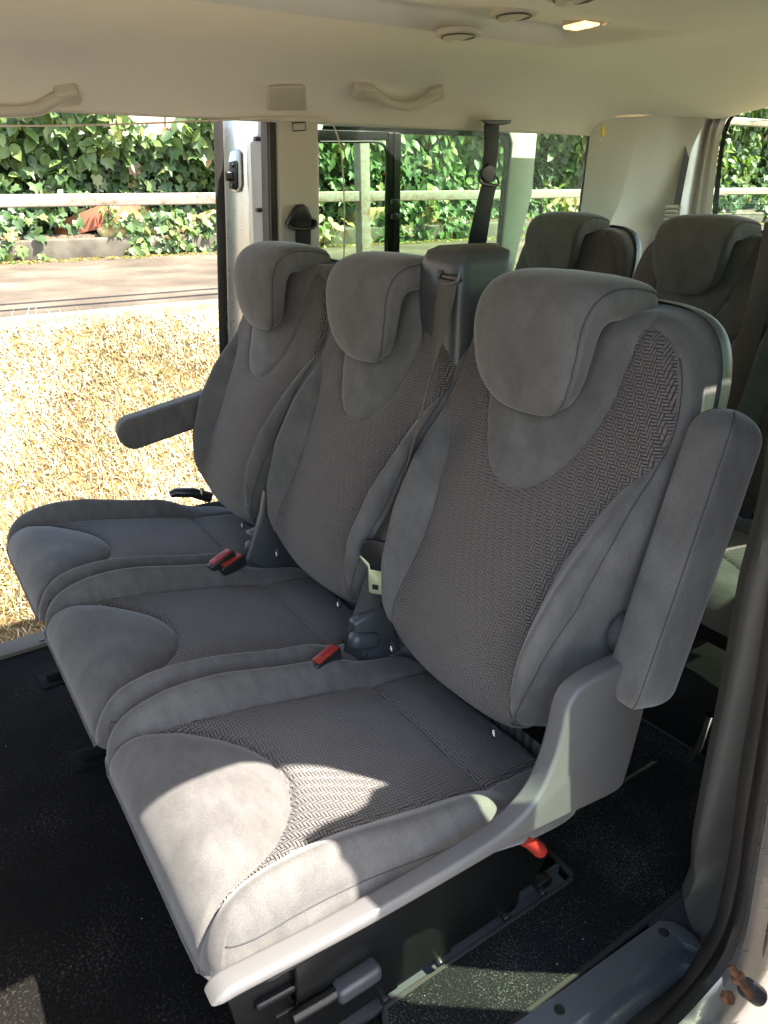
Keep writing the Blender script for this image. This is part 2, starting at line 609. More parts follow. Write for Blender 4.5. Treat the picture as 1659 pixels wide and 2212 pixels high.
def build_cushion_meshes():
    X, Y, drop, wall, m, bx, by = pad_surface(0, .160, .243, .303,
                                              lambda bx, by: .046 + .034 * sstep(by, .3, 1) - .004 * sstep(-by, .3, 1), npow=12)
    a = table(Y, PAN)
    lh = table(Y, LOBE)
    ax = np.abs(X)
    base = table(Y, [(-.16, .385), (-.1, .392), (-.03, .402), (0, .404), (.1, .428), (.25, .463), (.36, .482), (.42, .486), (.5, .484)])
    d_pan = (ax - a)
    inl = (ax < lh) & (Y > .26)
    d_lobe = sdf(ax, Y, LOBE[1:]) * np.where(inl, -1, 1)
    bol = .034 * np.exp(-((ax - .205) / .036) ** 2) * sstep(Y, -.06, .08) * (1 - .45 * sstep(Y, .30, .47))
    Z = base + bol
    Z = Z + np.where(np.minimum(d_lobe, 1) > -.5, 0, 0)
    inside_lobe = d_lobe < 0
    Z += groove(d_lobe, .004, .004, .010, .022) * 1.0
    outl_ = sstep(d_lobe, -.001, .006)
    Z += outl_ * groove(d_pan, .004, .003, .004, .014) * sstep(.50 - Y, 0, .05)
    Z += (1 - sstep(ax, .150, .175)) * groove(Y - 0.0, .004, .003, .003, .015)
    Z += .004 * np.where(inside_lobe, 1 - np.exp(d_lobe / .03), 0)
    Z += .0016 * np.sin(X * 31 + 1) * np.cos(Y * 23)
    zb = .395 + .015 * sstep(by, .55, 1.0)
    topz = Z - drop
    zz = topz * (1 - wall) + zb * wall
    # side seam along the rim
    rim = groove(m - .925, .009, .0028, 0) * (np.abs(bx) >= .999 * 1) * 1.0
    nx, ny = bx, by * 0
    X2 = X + rim * np.sign(bx) - .012 * wall * bx * 0
    Yf = Y - .030 * wall ** 1.3 * sstep(by, .6, 1) + .012 * np.sin(wall * math.pi) * sstep(by, .6, 1)
    G3 = np.stack([X2, Yf, zz], -1)
    SEAMS['cushion'] = [rim_line(G3, m, sg, .925) for sg in (0, 1)]
    verts = G3.reshape(-1, 3)
    uvs = np.stack([X, Y], -1).reshape(-1, 2)
    faces = grid_faces(*X.shape)
    # split: lobe | rest ; rest: panel | velour ; panel: rear strip | main
    fl = d_lobe.ravel()
    # the pad continues over the front face
    fl = np.where(Y.ravel() > .46, (ax - lh).ravel(), fl)
    verts, uvs, (dp, yy), lobe, rest = cut(verts, uvs, [d_pan.ravel(), Y.ravel()], faces, fl)
    verts, uvs, (yy,), pan, vel = cut(verts, uvs, [yy], rest, dp)
    verts, uvs, _, rear, main = cut(verts, uvs, [], pan, yy)
    return (submesh('cushion', verts, uvs, vel, M_VEL), submesh('front_pad', verts, uvs, lobe, M_VEL),
            submesh('seat_panel', verts, uvs, main, M_WEAVE2), submesh('rear_panel', verts, uvs, rear, M_WEAVE2))


# ---- backrest
SPINE = [(.42, -.088), (.44, -.072), (.48, -.052), (.52, -.048), (.56, -.054), (.64, -.078), (.74, -.124), (.81, -.160), (.87, -.190), (.96, -.222), (1.04, -.243), (1.10, -.26)]
BPAN = [(.40, .150), (.44, .151), (.51, .154), (.556, .152), (.64, .143), (.68, .142), (.74, .148), (.807, .166), (.85, .187), (.872, .205), (.885, .216), (.90, .222), (.94, .219), (.99, .207), (1.02, .194), (1.04, .176), (1.052, .150), (1.060, .110), (1.0601, -.05), (1.2, -.1)]
NECK = [(.8054, -.03), (.8055, 0.0), (.807, .022), (.811, .038), (.820, .054), (.835, .070), (.855, .086), (.88, .101), (.92, .117), (.96, .126), (1.0, .130), (1.05, .134), (1.2, .14)]


def build_back_meshes():
    X, Zp, drop, wall, m, bx, by = pad_surface(0, .752, .238, .322, lambda bx, by: .040 + .012 * sstep(-by, .5, 1), npow=5.2)
    sw = table(Zp, [(.42, .168), (.51, .182), (.553, .190), (.60, .200), (.66, .214), (.70, .224), (.80, .237), (.9, .238)]) / .238
    X = X * (sw * (1 - wall ** .8) + 1.0 * wall ** .8)
    ax = np.abs(X)
    a = table(Zp, BPAN); nk = table(Zp, NECK)
    sp = table(Zp, SPINE)
    d_pan = sdf(ax, Zp, BPAN[:-2]) * np.where((ax < a) & (Zp < 1.06), -1, 1)
    d_neck = sdf(ax, Zp, NECK[1:]) * np.where((ax < nk) & (Zp > .8055), -1, 1)
    amp = table(Zp, [(.42, .010), (.5, .020), (.62, .046), (.72, .052), (.80, .040), (.87, .014), (.92, 0), (1.1, 0)])
    cen = table(Zp, [(.42, .158), (.52, .164), (.6, .172), (.66, .182), (.75, .197), (.87, .225)])
    bol = amp * np.exp(-((ax - cen) / .028) ** 2) * (1 - wall)
    lat = -.10 * (ax / .24) ** 2 * .18
    Yf = sp + bol + lat + .010 * (1 - (ax / .16) ** 2).clip(0) * 1
    inn = d_neck < 0
    Yf += groove(d_neck, .004, .003, .005, .02)
    Yf += np.where(~inn, groove(d_pan, .004, .003, .004, .014), 0)
    Yf += .0015 * np.sin(X * 29) * np.cos(Zp * 27 + 1)
    back = sp - .105
    yy_ = (Yf - drop) * (1 - wall) + back * wall
    rim = groove(m - .905, .009, .0028, 0) * (np.abs(bx) >= .999)
    X2 = X + rim * np.sign(bx)
    G3 = np.stack([X2, yy_, Zp], -1)
    SEAMS['back'] = [rim_line(G3, m, sg, .905) for sg in (0, 1)]
    verts = G3.reshape(-1, 3)
    uvs = np.stack([X, Zp], -1).reshape(-1, 2)
    faces = grid_faces(*X.shape)[:, ::-1]
    verts, uvs, (dp,), neck, rest = cut(verts, uvs, [d_pan.ravel()], faces, d_neck.ravel())
    verts, uvs, _, pan, vel = cut(verts, uvs, [], rest, dp)
    return (submesh('backrest', verts, uvs, vel, M_VEL), submesh('neck_pad', verts, uvs, neck, M_VEL), submesh('back_panel', verts, uvs, pan, M_WEAVE))


def build_shell_mesh():
    """moulded plastic back of the seat: an open-fronted tray around the rear of the padding"""
    X, Zp, drop, wall, m, bx, by = pad_surface(0, .755, .243, .326, lambda bx, by: .03 + 0 * bx, npow=5.2, n_in=14, n_out=12)
    sp = table(Zp, SPINE)
    y = (sp - .125 + drop) * (1 - wall) + (sp - .082) * wall
    verts = np.stack([X, y, Zp], -1).reshape(-1, 3)
    me = D.meshes.new('back_shell')
    me.from_pydata([tuple(v) for v in verts], [], [tuple(f) for f in grid_faces(*X.shape)])
    me.materials.append(M_DARKP); me.shade_smooth()
    return me


def build_headrest_mesh():
    pts = np.array([(-.200, .924), (-.192, .938), (-.186, .972), (-.186, 1.015), (-.191, 1.050), (-.207, 1.075), (-.238, 1.085), (-.28, 1.083), (-.315, 1.076), (-.330, 1.071)])
    ht = np.array([.012, .018, .0225, .025, .028, .030, .030, .029, .028, .025])
    hw = np.array([.06, .07, .088, .102, .111, .113, .113, .113, .112, .108])
    tt = np.r_[0, np.cumsum(np.linalg.norm(np.diff(pts, axis=0), axis=1))]
    n = 72
    u = np.linspace(0, 1, n); u = u + .0 * u
    ts = tt[-1] * (0.5 - 0.5 * np.cos(np.pi * u)) * .55 + tt[-1] * u * .45
    pp = smooth_poly(np.c_[pts, ht, hw], 400)
    dd = np.r_[0, np.cumsum(np.linalg.norm(np.diff(pp[:, :2], axis=0), axis=1))]; dd = dd / dd[-1] * tt[-1]
    C = np.stack([np.interp(ts, dd, pp[:, k]) for k in range(4)], 1)
    # round both ends
    s0 = ts / .075; s1 = (tt[-1] - ts) / .02
    w0 = np.sqrt(1 - (1 - np.clip(s0, 0, 1)) ** 2)
    w1 = np.sqrt(1 - (1 - np.clip(s1, 0, 1)) ** 2)
    C[:, 3] = np.where(ts < .17, table(ts, [(0, .004), (.002, .030), (.008, .058), (.02, .078), (.04, .093), (.065, .103), (.10, .110), (.14, .112), (.17, .114)]), C[:, 3]) * (.92 + .08 * w1)
    C[:, 2] = np.maximum(.001, C[:, 2] * np.where(ts < .012, np.sqrt(1 - (1 - np.clip(ts / .012, 0, 1)) ** 2), 1) * np.maximum(w1, .05))
    V = []; K = 64
    for i in range(n):
        y, z, h, wd = C[i]
        j0, j1 = max(i - 1, 0), min(i + 1, n - 1)
        t = C[j1, :2] - C[j0, :2]; t /= np.linalg.norm(t) + 1e-9
        nrm = np.array([t[1], -t[0]])        # outward: front / top
        if i < 3: nrm = np.array([1.0, 0]) * .6 + nrm * .4; nrm /= np.linalg.norm(nrm)
        for k in range(K):
            a = 2 * math.pi * k / K
            ca, sa = math.cos(a), math.sin(a)
            sx = math.copysign(abs(ca) ** .34, ca); sy = math.copysign(abs(sa) ** .5, sa)
            g = 1.0
            # seam groove where the face panel meets the side panel
            if 0 < sa:
                g -= .10 * math.exp(-((sy - .55) / .08) ** 2) * (abs(sx) > .8)
            x = sx * wd * (1 - (1 - g) * .35)
            off = sy * h
            if sy > 0: off += .006 * (1 - sx * sx)
            V.append((x, y + nrm[0] * off, z + nrm[1] * off))
    F = []
    Vn = np.array(V).reshape(n, K, 3)
    ka = 4                      # ring index where the face panel meets the side panel
    SEAMS['head'] = [np.vstack([Vn[4:n - 4, ka][::-1], Vn[4, ka:K // 2 - ka + 1], Vn[4:n - 4, K // 2 - ka]])]
    for i in range(n - 1):
        for k in range(K):
            F.append((i * K + k, i * K + (k + 1) % K, (i + 1) * K + (k + 1) % K, (i + 1) * K + k))
    F.append(tuple(range(K - 1, -1, -1))); F.append(tuple(range((n - 1) * K, n * K)))
    me = D.meshes.new('headrest'); me.from_pydata(V, [], F); me.materials.append(M_VEL); me.shade_smooth()
    bm = bmesh.new(); bm.from_mesh(me); bmesh.ops.recalc_face_normals(bm, faces=bm.faces[:]); bm.to_mesh(me); bm.free()
    return me


SEAMS = {}
CUSH = build_cushion_meshes()
BACK = build_back_meshes()
SHELL = build_shell_mesh()
HEAD = build_headrest_mesh()


def link_mesh(name, me, parent):
    o = D.objects.new(name, me); COL.objects.link(o); o.parent = parent
    return o


def seam_mesh(name, lines, r=.0011):
    bm = bmesh.new()
    for L in lines: tube_bm(bm, resample(L, 90), r, 6)
    me = D.meshes.new(name); bm.to_mesh(me); bm.free(); me.materials.append(M_THREAD); me.shade_smooth()
    return me


HSEAM = seam_mesh('headrest_seam', SEAMS['head'])
SEAM_C = [seam_mesh('side_seam', [L]) for L in SEAMS['cushion']]
SEAM_B = [seam_mesh('side_seam', [L]) for L in SEAMS['back']]


def make_seat(loc, label, group):
    s = empty('passenger_seat', loc, label, 'seat', group)
    c = link_mesh('cushion', CUSH[0], s)
    link_mesh('front_pad', CUSH[1], c); link_mesh('seat_panel', CUSH[2], c); link_mesh('rear_panel', CUSH[3], c)
    b = link_mesh('backrest', BACK[0], s)
    link_mesh('neck_pad', BACK[1], b); link_mesh('back_panel', BACK[2], b); link_mesh('back_shell', SHELL, b)
    for me_ in SEAM_C: link_mesh('side_seam', me_, c)
    for me_ in SEAM_B: link_mesh('side_seam', me_, b)
    h = link_mesh('headrest', HEAD, s)
    link_mesh('headrest_seam', HSEAM, h)
    bm = bmesh.new()
    for x in (-.05, .05): tube_bm(bm, [(x, -.285, 1.070), (x, -.285, 1.02)], .007)
    bm_box(bm, (0, -.285, 1.052), (.15, .05, .014), .004)
    from_bm('headrest_post', bm, M_BLACK, h)
    for x in (-.137, .137):
        q = disc('isofix_tag', (x, -.0335, .476), (0, 1, .15), .0105, .003, M_BLACK, b, 20, .0008)
        bmm = bmesh.new()
        tube_bm(bmm, [(x + .004, -.0380, .476), (x + .0035, -.0376, .470), (x + .001, -.0372, .4655), (x - .005, -.0370, .4640)], .0009, 6)
        tube_bm(bmm, [(x + .0005, -.0378, .4715), (x - .003, -.0375, .4685)], .0009, 6)
        disc_bm(bmm, (x + .0005, -.0380, .4755), (0, 1, .1), .0016, .001, 10)
        for v in bmm.verts:
            v.co.x = x + (v.co.x - x) * .62; v.co.z = .470 + (v.co.z - .470) * .62
            v.co.y += .0068; v.co.z += .006
        # symbols are pressed into the tag's own face
        o = from_bm('child_seat_symbol', bmm, M_WHITE, b)
    # under structure
    bm = bmesh.new()
    bm_box(bm, (0, .17, .345), (.40, .44, .05), .01)
    for x in (-.13, .13):
        bm_box(bm, (x, .10, .20), (.012, .44, .30), .003)
    from_bm('seat_frame', bm, M_BLKMET, s)
    return s


G_FRONT = 'grey seats of the front row'
G_REAR = 'grey seats of the rear row'
near = make_seat((0, 0, 0), 'nearest grey seat with sunlit cushion and a folded up armrest beside the open door', G_FRONT)
mid = make_seat((.463, 0, 0), 'middle front row seat with a grey belt and steel tongue hanging at its side', G_FRONT)
far = make_seat((.928, 0, 0), 'far grey seat beside the grassy open doorway with its armrest lowered', G_FRONT)
rear_a = make_seat((1.00, -1.06, .045), 'dark rear row seat in front of the pale quarter panel', G_REAR)
rear_b = make_seat((.495, -1.06, .045), 'dark rear row seat crossed by a diagonal belt below the back window', G_REAR)
rear_c = make_seat((.02, -1.06, .045), 'rearmost row seat mostly hidden behind the nearest armrest', G_REAR)

# --- near seat: silver grey side cover, armrest, under-seat hardware
prof_y = [(.474, .455), (.464, .465), (.440, .466), (.334, .456), (.204, .452), (.10, .454), (.05, .463), (.013, .488), (-.008, .530), (-.018, .573), (-.024, .610), (-.038, .631), (-.065, .640), (-.12, .642), (-.175, .636), (-.196, .618),
          (-.198, .585), (-.186, .50), (-.172, .425), (-.155, .405), (-.06, .416), (.04, .428), (.145, .431), (.284, .436), (.40, .446), (.44, .450), (.464, .451)]
prof_s = smooth_poly([(0, y, z) for y, z in prof_y], 130, closed=True)
prism('side_cover', [(-.246, p[1], p[2]) for p in prof_s], (-.031, 0, 0), M_TRIMG, near, bev=.007, seg=5, sharp=70)


def armrest(name, p_bot, p_top, wx, dy, parent):
    """upholstered armrest: rounded box between two end points, with a raised side seam"""
    p0, p1 = np.array(p_bot, float), np.array(p_top, float)
    ax_ = (p1 - p0) / np.linalg.norm(p1 - p0); L = np.linalg.norm(p1 - p0)
    ex = np.array([1.0, 0, 0]); ey = np.cross(ax_, ex); ey /= np.linalg.norm(ey)
    n, K = 60, 56
    V = []
    for i in range(n):
        u = .5 - .5 * math.cos(math.pi * i / (n - 1))
        d = min(u, 1 - u) * L
        e = min(1, d / .040)
        s = math.sqrt(max(0, 1 - (1 - e) ** 2.2)) if e < 1 else 1
        sd = s if u < .5 else (s * .75 + .25 * min(1, s * 1.6))
        for k in range(K):
            a = 2 * math.pi * k / K
            ca, sa = math.cos(a), math.sin(a)
            sx = math.copysign(abs(ca) ** .36, ca); sy = math.copysign(abs(sa) ** .36, sa)
            g = 1 - .022 * math.exp(-((a - math.radians(128)) / .035) ** 2) - .022 * math.exp(-((a - math.radians(52)) / .035) ** 2)
            bow = 1 + .05 * math.sin(math.pi * u)
            V.append(p0 + ax_ * u * L + ex * sx * wx / 2 * (.25 + .75 * sd) * g * bow * (1 if s > 0 else 0) * max(s, .02) ** .5 + ey * sy * dy / 2 * max(s, .02) * g)
    F = [(i * K + k, i * K + (k + 1) % K, (i + 1) * K + (k + 1) % K, (i + 1) * K + k) for i in range(n - 1) for k in range(K)]
    F.append(tuple(range(K - 1, -1, -1))); F.append(tuple(range((n - 1) * K, n * K)))
    o = mk(name, V, F, M_VEL, parent)
    Vn = np.array(V).reshape(n, K, 3)
    for kk in (8, 20):
        from_bm('armrest_seam', tube_bm(bmesh.new(), resample(Vn[3:n - 3, kk], 80), .0011, 6), M_THREAD, o)
    bm = bmesh.new(); bm.from_mesh(o.data); bmesh.ops.recalc_face_normals(bm, faces=bm.faces[:]); bm.to_mesh(o.data); bm.free()
    return o


armrest('armrest', (-.284, -.150, .568), (-.276, -.280, .968), .066, .090, near)
disc('armrest_hinge', (-.245, -.175, .655), (1, 0, 0), .034, .03, M_DARKP, near, 28, .006)
armrest('armrest', (.262, -.20, .690), (.262, .138, .632), .060, .088, far)
tube('recliner_lever', [(.262, -.10, .40), (.27, -.05, .425), (.275, 0.0, .435), (.275, .015, .432)], [.016, .015, .014, .010], M_BLACK, far)

# under-seat hardware of the near seat (side plate, slide rail, release bar, cable, red handle)
XP = -.118
fr = prism('side_plate', [(XP, .43, .33), (XP, .40, .10), (XP, .30, .045), (XP, -.17, .045), (XP, -.215, .11), (XP, -.20, .34), (XP, .10, .36)], (.012, 0, 0), M_BLKMET, near, bev=.004)
for (px, py, r) in ((652, 2133, .021), (1092, 1838, .019)):
    c = U(px, py, 0, XP - .004)
    ring = [(XP - .004, c[1] + r * math.cos(a), c[2] + r * math.sin(a)) for a in np.linspace(0, 2 * math.pi, 25)]
    from_bm('pressed_ring', tube_bm(bmesh.new(), ring, .003, 8, caps=False), M_BLKMET, fr)
c = U(1002, 1886, 0, XP - .003)
disc('bolt_hole', c, (1, 0, 0), .010, .004, M_BLACK, fr, 20)
# ribs pressed into the plate
bm = bmesh.new()
tube_bm(bm, [(XP - .001, .30, .25), (XP - .001, -.05, .27)], .005, 8)
tube_bm(bm, [(XP - .001, .35, .13), (XP - .001, .02, .105)], .004, 8)
tube_bm(bm, [(XP - .001, -.03, .33), (XP - .001, -.15, .20), (XP - .001, -.16, .12)], .005, 8)
from_bm('plate_rib', bm, M_BLKMET, fr)
for (y0, z0, y1, z1, r0) in ((.33, .29, -.10, .31, .012), (.38, .18, .16, .16, .010), (.10, .155, -.12, .14, .010)):
    box('stiffener', (XP - .004, (y0 + y1) / 2, (z0 + z1) / 2), (.014, abs(y0 - y1), r0 * 1.6), M_BLKMET, fr, .005, rot=Matrix.Rotation(math.atan2(z0 - z1, y0 - y1), 3, 'X'))
for (y0, z0) in ((.22, .235), (-.02, .225), (.06, .085)):
    disc('plate_hole', (XP - .002, y0, z0), (1, 0, 0), .013, .004, M_BLACK, fr, 20)
rail = prism('slide_rail', [(-.100, .50, .004), (-.100, -.245, .004), (-.128, -.245, .004), (-.128, -.235, .03), (-.128, .50, .03)][:0] or
             [(-.104, .60, .0), (-.104, .60, .036), (-.110, .60, .036), (-.110, .60, .012), (-.130, .60, .012), (-.130, .60, .0)], (0, -.85, 0), M_DARKP, near, bev=0)
for y in (.16, .05, -.10, -.19):
    bm = bmesh.new()
    bm_box(bm, (-.122, y, .045), (.022, .035, .018), .003)
    disc_bm(bm, (-.135, y + .012, .040), (1, 0, .3), .008, .014, 16, .001)
    from_bm('rail_clamp', bm, M_BLKMET, rail)

pa = [U(*q, 0, -.145) for q in ((630, 2200), (700, 2160), (760, 2120))]
tube('release_bar', pa, .011, M_BLKMET, near)
pb = [U(*q, 0, -.147) for q in ((742, 2136), (765, 2118), (800, 2098))]
d_ = Vector(pb[2] - pb[0]).normalized()
box('grip_cover', (pb[0] + pb[2]) / 2, (.03, .075, .030), M_DARKP, near, .008, rot=d_.to_track_quat('Y', 'Z').to_matrix())
pc = [U(*q, 0, -.128) for q in ((693, 2158), (800, 2098), (848, 2065), (865, 2040), (914, 2012))]
pc2 = [U(*q, 0, -.128) for q in ((935, 2010), (995, 1977), (1010, 1975), (1016, 1945))]
bm = bmesh.new(); tube_bm(bm, smooth_poly(pc, 40), .0016, 8); tube_bm(bm, smooth_poly(pc2, 30), .0016, 8)
from_bm('release_cable', bm, M_STEEL, near)
ph = [U(*q, 0, -.235) for q in ((1128, 1808), (1150, 1822), (1172, 1842))]
tube('red_release_handle', smooth_poly(ph, 12), [.011] * 9 + [.0115, .010, .006], M_RED, near, 16)


# --- buckles beside the seats
def buckle(loc, rz, tilt, parent_label, group, cut_=False):
    e = empty('belt_buckle', loc, parent_label, 'buckle', group)
    e.rotation_euler = (tilt, 0, rz)
    box('buckle_body', (0, 0, 0), (.022, .068, .030), M_BLACK, e, .005)
    pb_ = box('press_button', (0, -.001, .0155), (.019, .054, .006), M_RED, e, .0025)
    f = D.curves.new('press_letters', 'FONT'); f.body = 'PRESS'; f.size = .011; f.align_x = 'CENTER'; f.align_y = 'CENTER'; f.extrude = .0002
    tmp = D.objects.new('tmp', f); COL.objects.link(tmp)
    dg = bpy.context.evaluated_depsgraph_get()
    me = D.meshes.new_from_object(tmp.evaluated_get(dg)); D.objects.remove(tmp)
    me.materials.clear(); me.materials.append(M_LABEL)
    o = D.objects.new('press_letters', me); COL.objects.link(o); o.parent = pb_
    o.location = (0, -.004, .0188); o.rotation_euler = (0, 0, R_(90))
    return e


def buckle_at(u, v, z, rz, tilt, label):
    return buckle(U(u, v, 2, z), rz, tilt, label, 'red press buckles between the seats')


buckle_at(704, 1428, .447, R_(18), R_(-6), 'red belt buckle tucked in the gap between the nearest and the middle seat')
buckle_at(480, 1214, .460, R_(10), R_(-18), 'longer of two red buckles between the middle and the far seat')
buckle_at(502, 1222, .448, R_(14), R_(-10), 'shorter half hidden red buckle between the middle and the far seat')

# recliner knobs and hinge covers between the backs
def hinge(px, py, X, label, parent, sc=1.0):
    c = U(px, py, 0, X)
    b = box('hinge_cover', (c[0] - parent.location.x + .01, c[1] - .035, c[2] - .02), (.026, .085 * sc, .15 * sc), M_DARKP, parent, .008,
            rot=Matrix.Rotation(R_(-12), 3, 'X'))
    k = bmesh.new()
    bm_box(k, (c[0] - parent.location.x, c[1], c[2]), (.034 * sc, .066 * sc, .036 * sc), .015, rot=Matrix.Rotation(R_(18), 3, 'X'), seg=5)
    from_bm('recliner_knob', k, M_DARKP, parent)


hinge(785, 1382, .232, '', mid)
hinge(555, 1182, .705, '', far, .95)
# base plate of the tower between the near and middle backs
prism('hinge_bracket', [U(*q, 0, .215) for q in ((760, 1412), (822, 1442), (880, 1405), (850, 1300), (812, 1230), (800, 1290))], (.02, 0, 0), M_DARKP, mid, .005)

# --- belt tower between the middle and nearest seat
tw = [(1.137, .036), (1.128, .054), (1.09, .062), (.95, .064), (.75, .062), (.45, .058)]
rows = []
xc, T0 = .303, -.47
for z, hw in [(1.140, .010), (1.138, .044), (1.130, .056), (1.108, .062), (1.05, .065), (.9, .060), (.7, .050), (.42, .040)]:
    yf = table(z, [(.42, -.13), (.7, -.18), (.9, -.240), (1.05, -.238), (1.108, -.240), (1.13, -.250), (1.138, -.27), (1.14, -.285)])
    yb = yf - .135 + (0.05 if z > 1.135 else 0.012 if z > 1.12 else 0) * 1
    ring = []
    for k in range(40):
        a = 2 * math.pi * k / 40
        ca, sa = math.cos(a), math.sin(a)
        ring.append((xc - .47 + math.copysign(abs(ca) ** .35, ca) * hw, (yf + yb) / 2 + math.copysign(abs(sa) ** .35, sa) * (yf - yb) / 2, z))
    rows.append(ring)
tower = loft('belt_tower', rows, M_DARKP, mid, closed=True, sharp=60)
rows_b = rows[0]
o = mk('tower_cap', rows_b, [tuple(range(40))], M_DARKP, tower)
# slot and screw
sc_ = U(966, 600, 1, -.236)
box('belt_slot', (sc_[0] - .47, -.2395, sc_[2]), (.052, .012, .013), M_BLACK, tower, .005)
bm = bmesh.new()
tube_bm(bm, smooth_poly([(sc_[0] - .47 + .028, -.236, sc_[2] + .012), (sc_[0] - .47 + .025, -.232, sc_[2] - .004), (sc_[0] - .47, -.230, sc_[2] - .009), (sc_[0] - .47 - .025, -.232, sc_[2] - .004), (sc_[0] - .47 - .028, -.236, sc_[2] + .012)], 20), .0035, 8)
from_bm('slot_lip', bm, M_DARKP, tower)
s2 = U(940, 640, 1, -.236)
disc('screw_cap', (s2[0] - .47, -.239, s2[2]), (0, 1, 0), .010, .005, M_BLACK, tower, 20, .001)

# belt from the tower down to the tongue
belt = empty('seat_belt', (.33, -.18, .9), 'grey seat belt running from the plastic tower down to a hanging steel tongue', 'seat belt', 'seat belts')
pts = [U(968, 606, 1, -.231), U(955, 680, 1, -.215), U(938, 770, 1, -.190), U(924, 840, 1, -.160), U(903, 920, 1, -.130), U(880, 1000, 0, .236), U(846, 1110, 0, .240), U(818, 1185, 0, .240)]
pl_ = smooth_poly(pts, 60)
sd = []
for i in range(60):
    f = i / 59
    g = max(0, min(1, (f - .06) / .26))
    h = max(0, min(1, (f - .72) / .22))
    a = math.radians(4 - 44 * g + 40 * h)
    sd.append((math.cos(a), math.sin(a) * .9, 0.05))
o = ribbon('strap', pl_ - np.array(belt.location), sd, .047, .0016, M_BELTG, belt)
tg = pl_[-1]
e = 1.0
# tongue: black moulding + steel plate with hole (faces the camera side)
nx = np.array([-.55, .8, .1]); nx /= np.linalg.norm(nx)
rt = np.cross(nx, (0, 0, 1)); rt /= np.linalg.norm(rt); up_ = np.cross(rt, nx) * 1.0
if up_[2] < 0: up_ = -up_


def tpt(a, b, off=0):
    return tg + rt * a * -1 + up_ * b + nx * off - np.array(belt.location)


hull = prism('tongue_moulding', [tpt(*q) for q in ((-.030, .010), (-.034, -.006), (-.030, -.020), (-.016, -.028), (-.010, -.044), (.010, -.044), (.016, -.028), (.030, -.020), (.034, -.006), (.030, .010), (.018, .018), (-.018, .018))], nx * .010, M_BLACK, belt, .003)
plate = prism('tongue_plate', [tpt(*q, .008) for q in ((-.034, -.018), (-.031, -.0155), (-.0135, -.030), (-.0125, -.040), (.0125, -.040), (.0135, -.030), (.031, -.0155), (.034, -.018), (.0165, -.036), (.0135, -.082), (.010, -.087), (-.010, -.087), (-.0135, -.082), (-.0165, -.036))], nx * .003, M_TONGUE, belt, .0008)
prism('tongue_hole', [tpt(*q, .0085) for q in ((-.006, -.068), (.006, -.068), (.006, -.078), (-.006, -.078))], nx * .0032, M_BLACK, plate, 0)
pts = [U(836, 1180, 0, .250), U(818, 1240, 0, .248), U(795, 1310, 0, .245), U(775, 1370, 0, .242), U(765, 1430, 0, .24)]
ribbon('lower_strap', smooth_poly(pts, 30) - np.array(belt.location), (.50, .78, .1), .047, .0016, M_BELT, belt)

# ------------------------------------------------------------------ van body
van = empty('minivan', (.45, 0, 0), 'silver minivan seen from inside, beige roof lining over three rows of openings', 'van')
VO = np.array([.45, 0, 0])


def part(o, parent=van):
    """geometry is authored in world space; shift it under the van's origin"""
    o.parent = parent
    M = Matrix.Translation(-Vector(VO)) if parent is van else Matrix()
    if parent is van: o.matrix_local = M
    return o


def V_(name, fn, *a, **k):
    return part(fn(name, *a, **k), van)


def sub(name, fn, *a, parent=None, **k):
    o = fn(name, *a, **k); o.parent = parent   # parent already carries the shift
    return o


# roof lining as a height field (profile across, drop at the rear, recessed duct)
PROF = np.array([(-.437, 1.432), (-.434, 1.450), (-.422, 1.49), (-.39, 1.54), (-.30, 1.572), (-.1, 1.583), (.45, 1.588), (.95, 1.583), (1.08, 1.574), (1.165, 1.552), (1.225, 1.512), (1.262, 1.470), (1.285, 1.436), (1.297, 1.414), (1.302, 1.408), (1.308, 1.413)])
pr = smooth_poly(PROF, 190)
ys = np.r_[np.linspace(1.7, -.2, 40), np.linspace(-.22, -2.06, 150)]
rows = []
for y in ys:
    r = sstep(-y, 1.35, 2.05)
    pz = pr[:, 1].copy(); px_ = pr[:, 0].copy()
    # rear: ceiling comes down to the tailgate header
    tgt = 1.452 + .055 * np.clip(1 - ((px_ - .42) / .60) ** 2, 0, 1)
    pz = pz * (1 - r) + np.minimum(pz, tgt) * r
    # recess
    rx_ = np.clip((px_ - .58) / .29, 0, 1) * (1 - sstep(px_, .872, .888))
    ry_ = 1 - sstep(-y + (px_ - .74) * .5, 1.12, 1.22)
    pz = pz + .044 * rx_ * ry_
    # soft pads around the handles
    for hy in (.20, -.86):
        pz = pz - .010 * np.exp(-((y - hy) / .17) ** 4) * np.exp(-((px_ - 1.18) / .05) ** 2)
    # side dips above the wheel
    pz = pz + .006 * np.sin(y * 2.3) * np.exp(-((px_ - 1.12) / .12) ** 2)
    x_ = px_ - .03 * sstep(-y, 1.7, 2.06) * (px_ > 1.0)
    rows.append(np.c_[x_, np.full(len(px_), y), pz])
head = V_('headliner', loft, rows, M_ROOFCLOTH, sharp=89)
# roof skin above (keeps daylight out)
out = [(-.447, 1.43), (-.455, 1.475), (-.43, 1.58), (-.36, 1.64), (-.1, 1.665), (.45, 1.675), (1.0, 1.665), (1.22, 1.64), (1.33, 1.56), (1.37, 1.46), (1.375, 1.42)]
po = smooth_poly(out, 60)
rows = [np.c_[po[:, 0], np.full(60, y), po[:, 1] - (.05 * sstep(-y, 1.8, 2.3))] for y in np.linspace(1.75, -2.16, 30)]
V_('roof_skin', loft, rows, M_SILVER, sharp=60)
V_('roof_edge', box, (-.436, .6, 1.432), (.020, 2.6, .016), M_RUBBER, bev=.006)


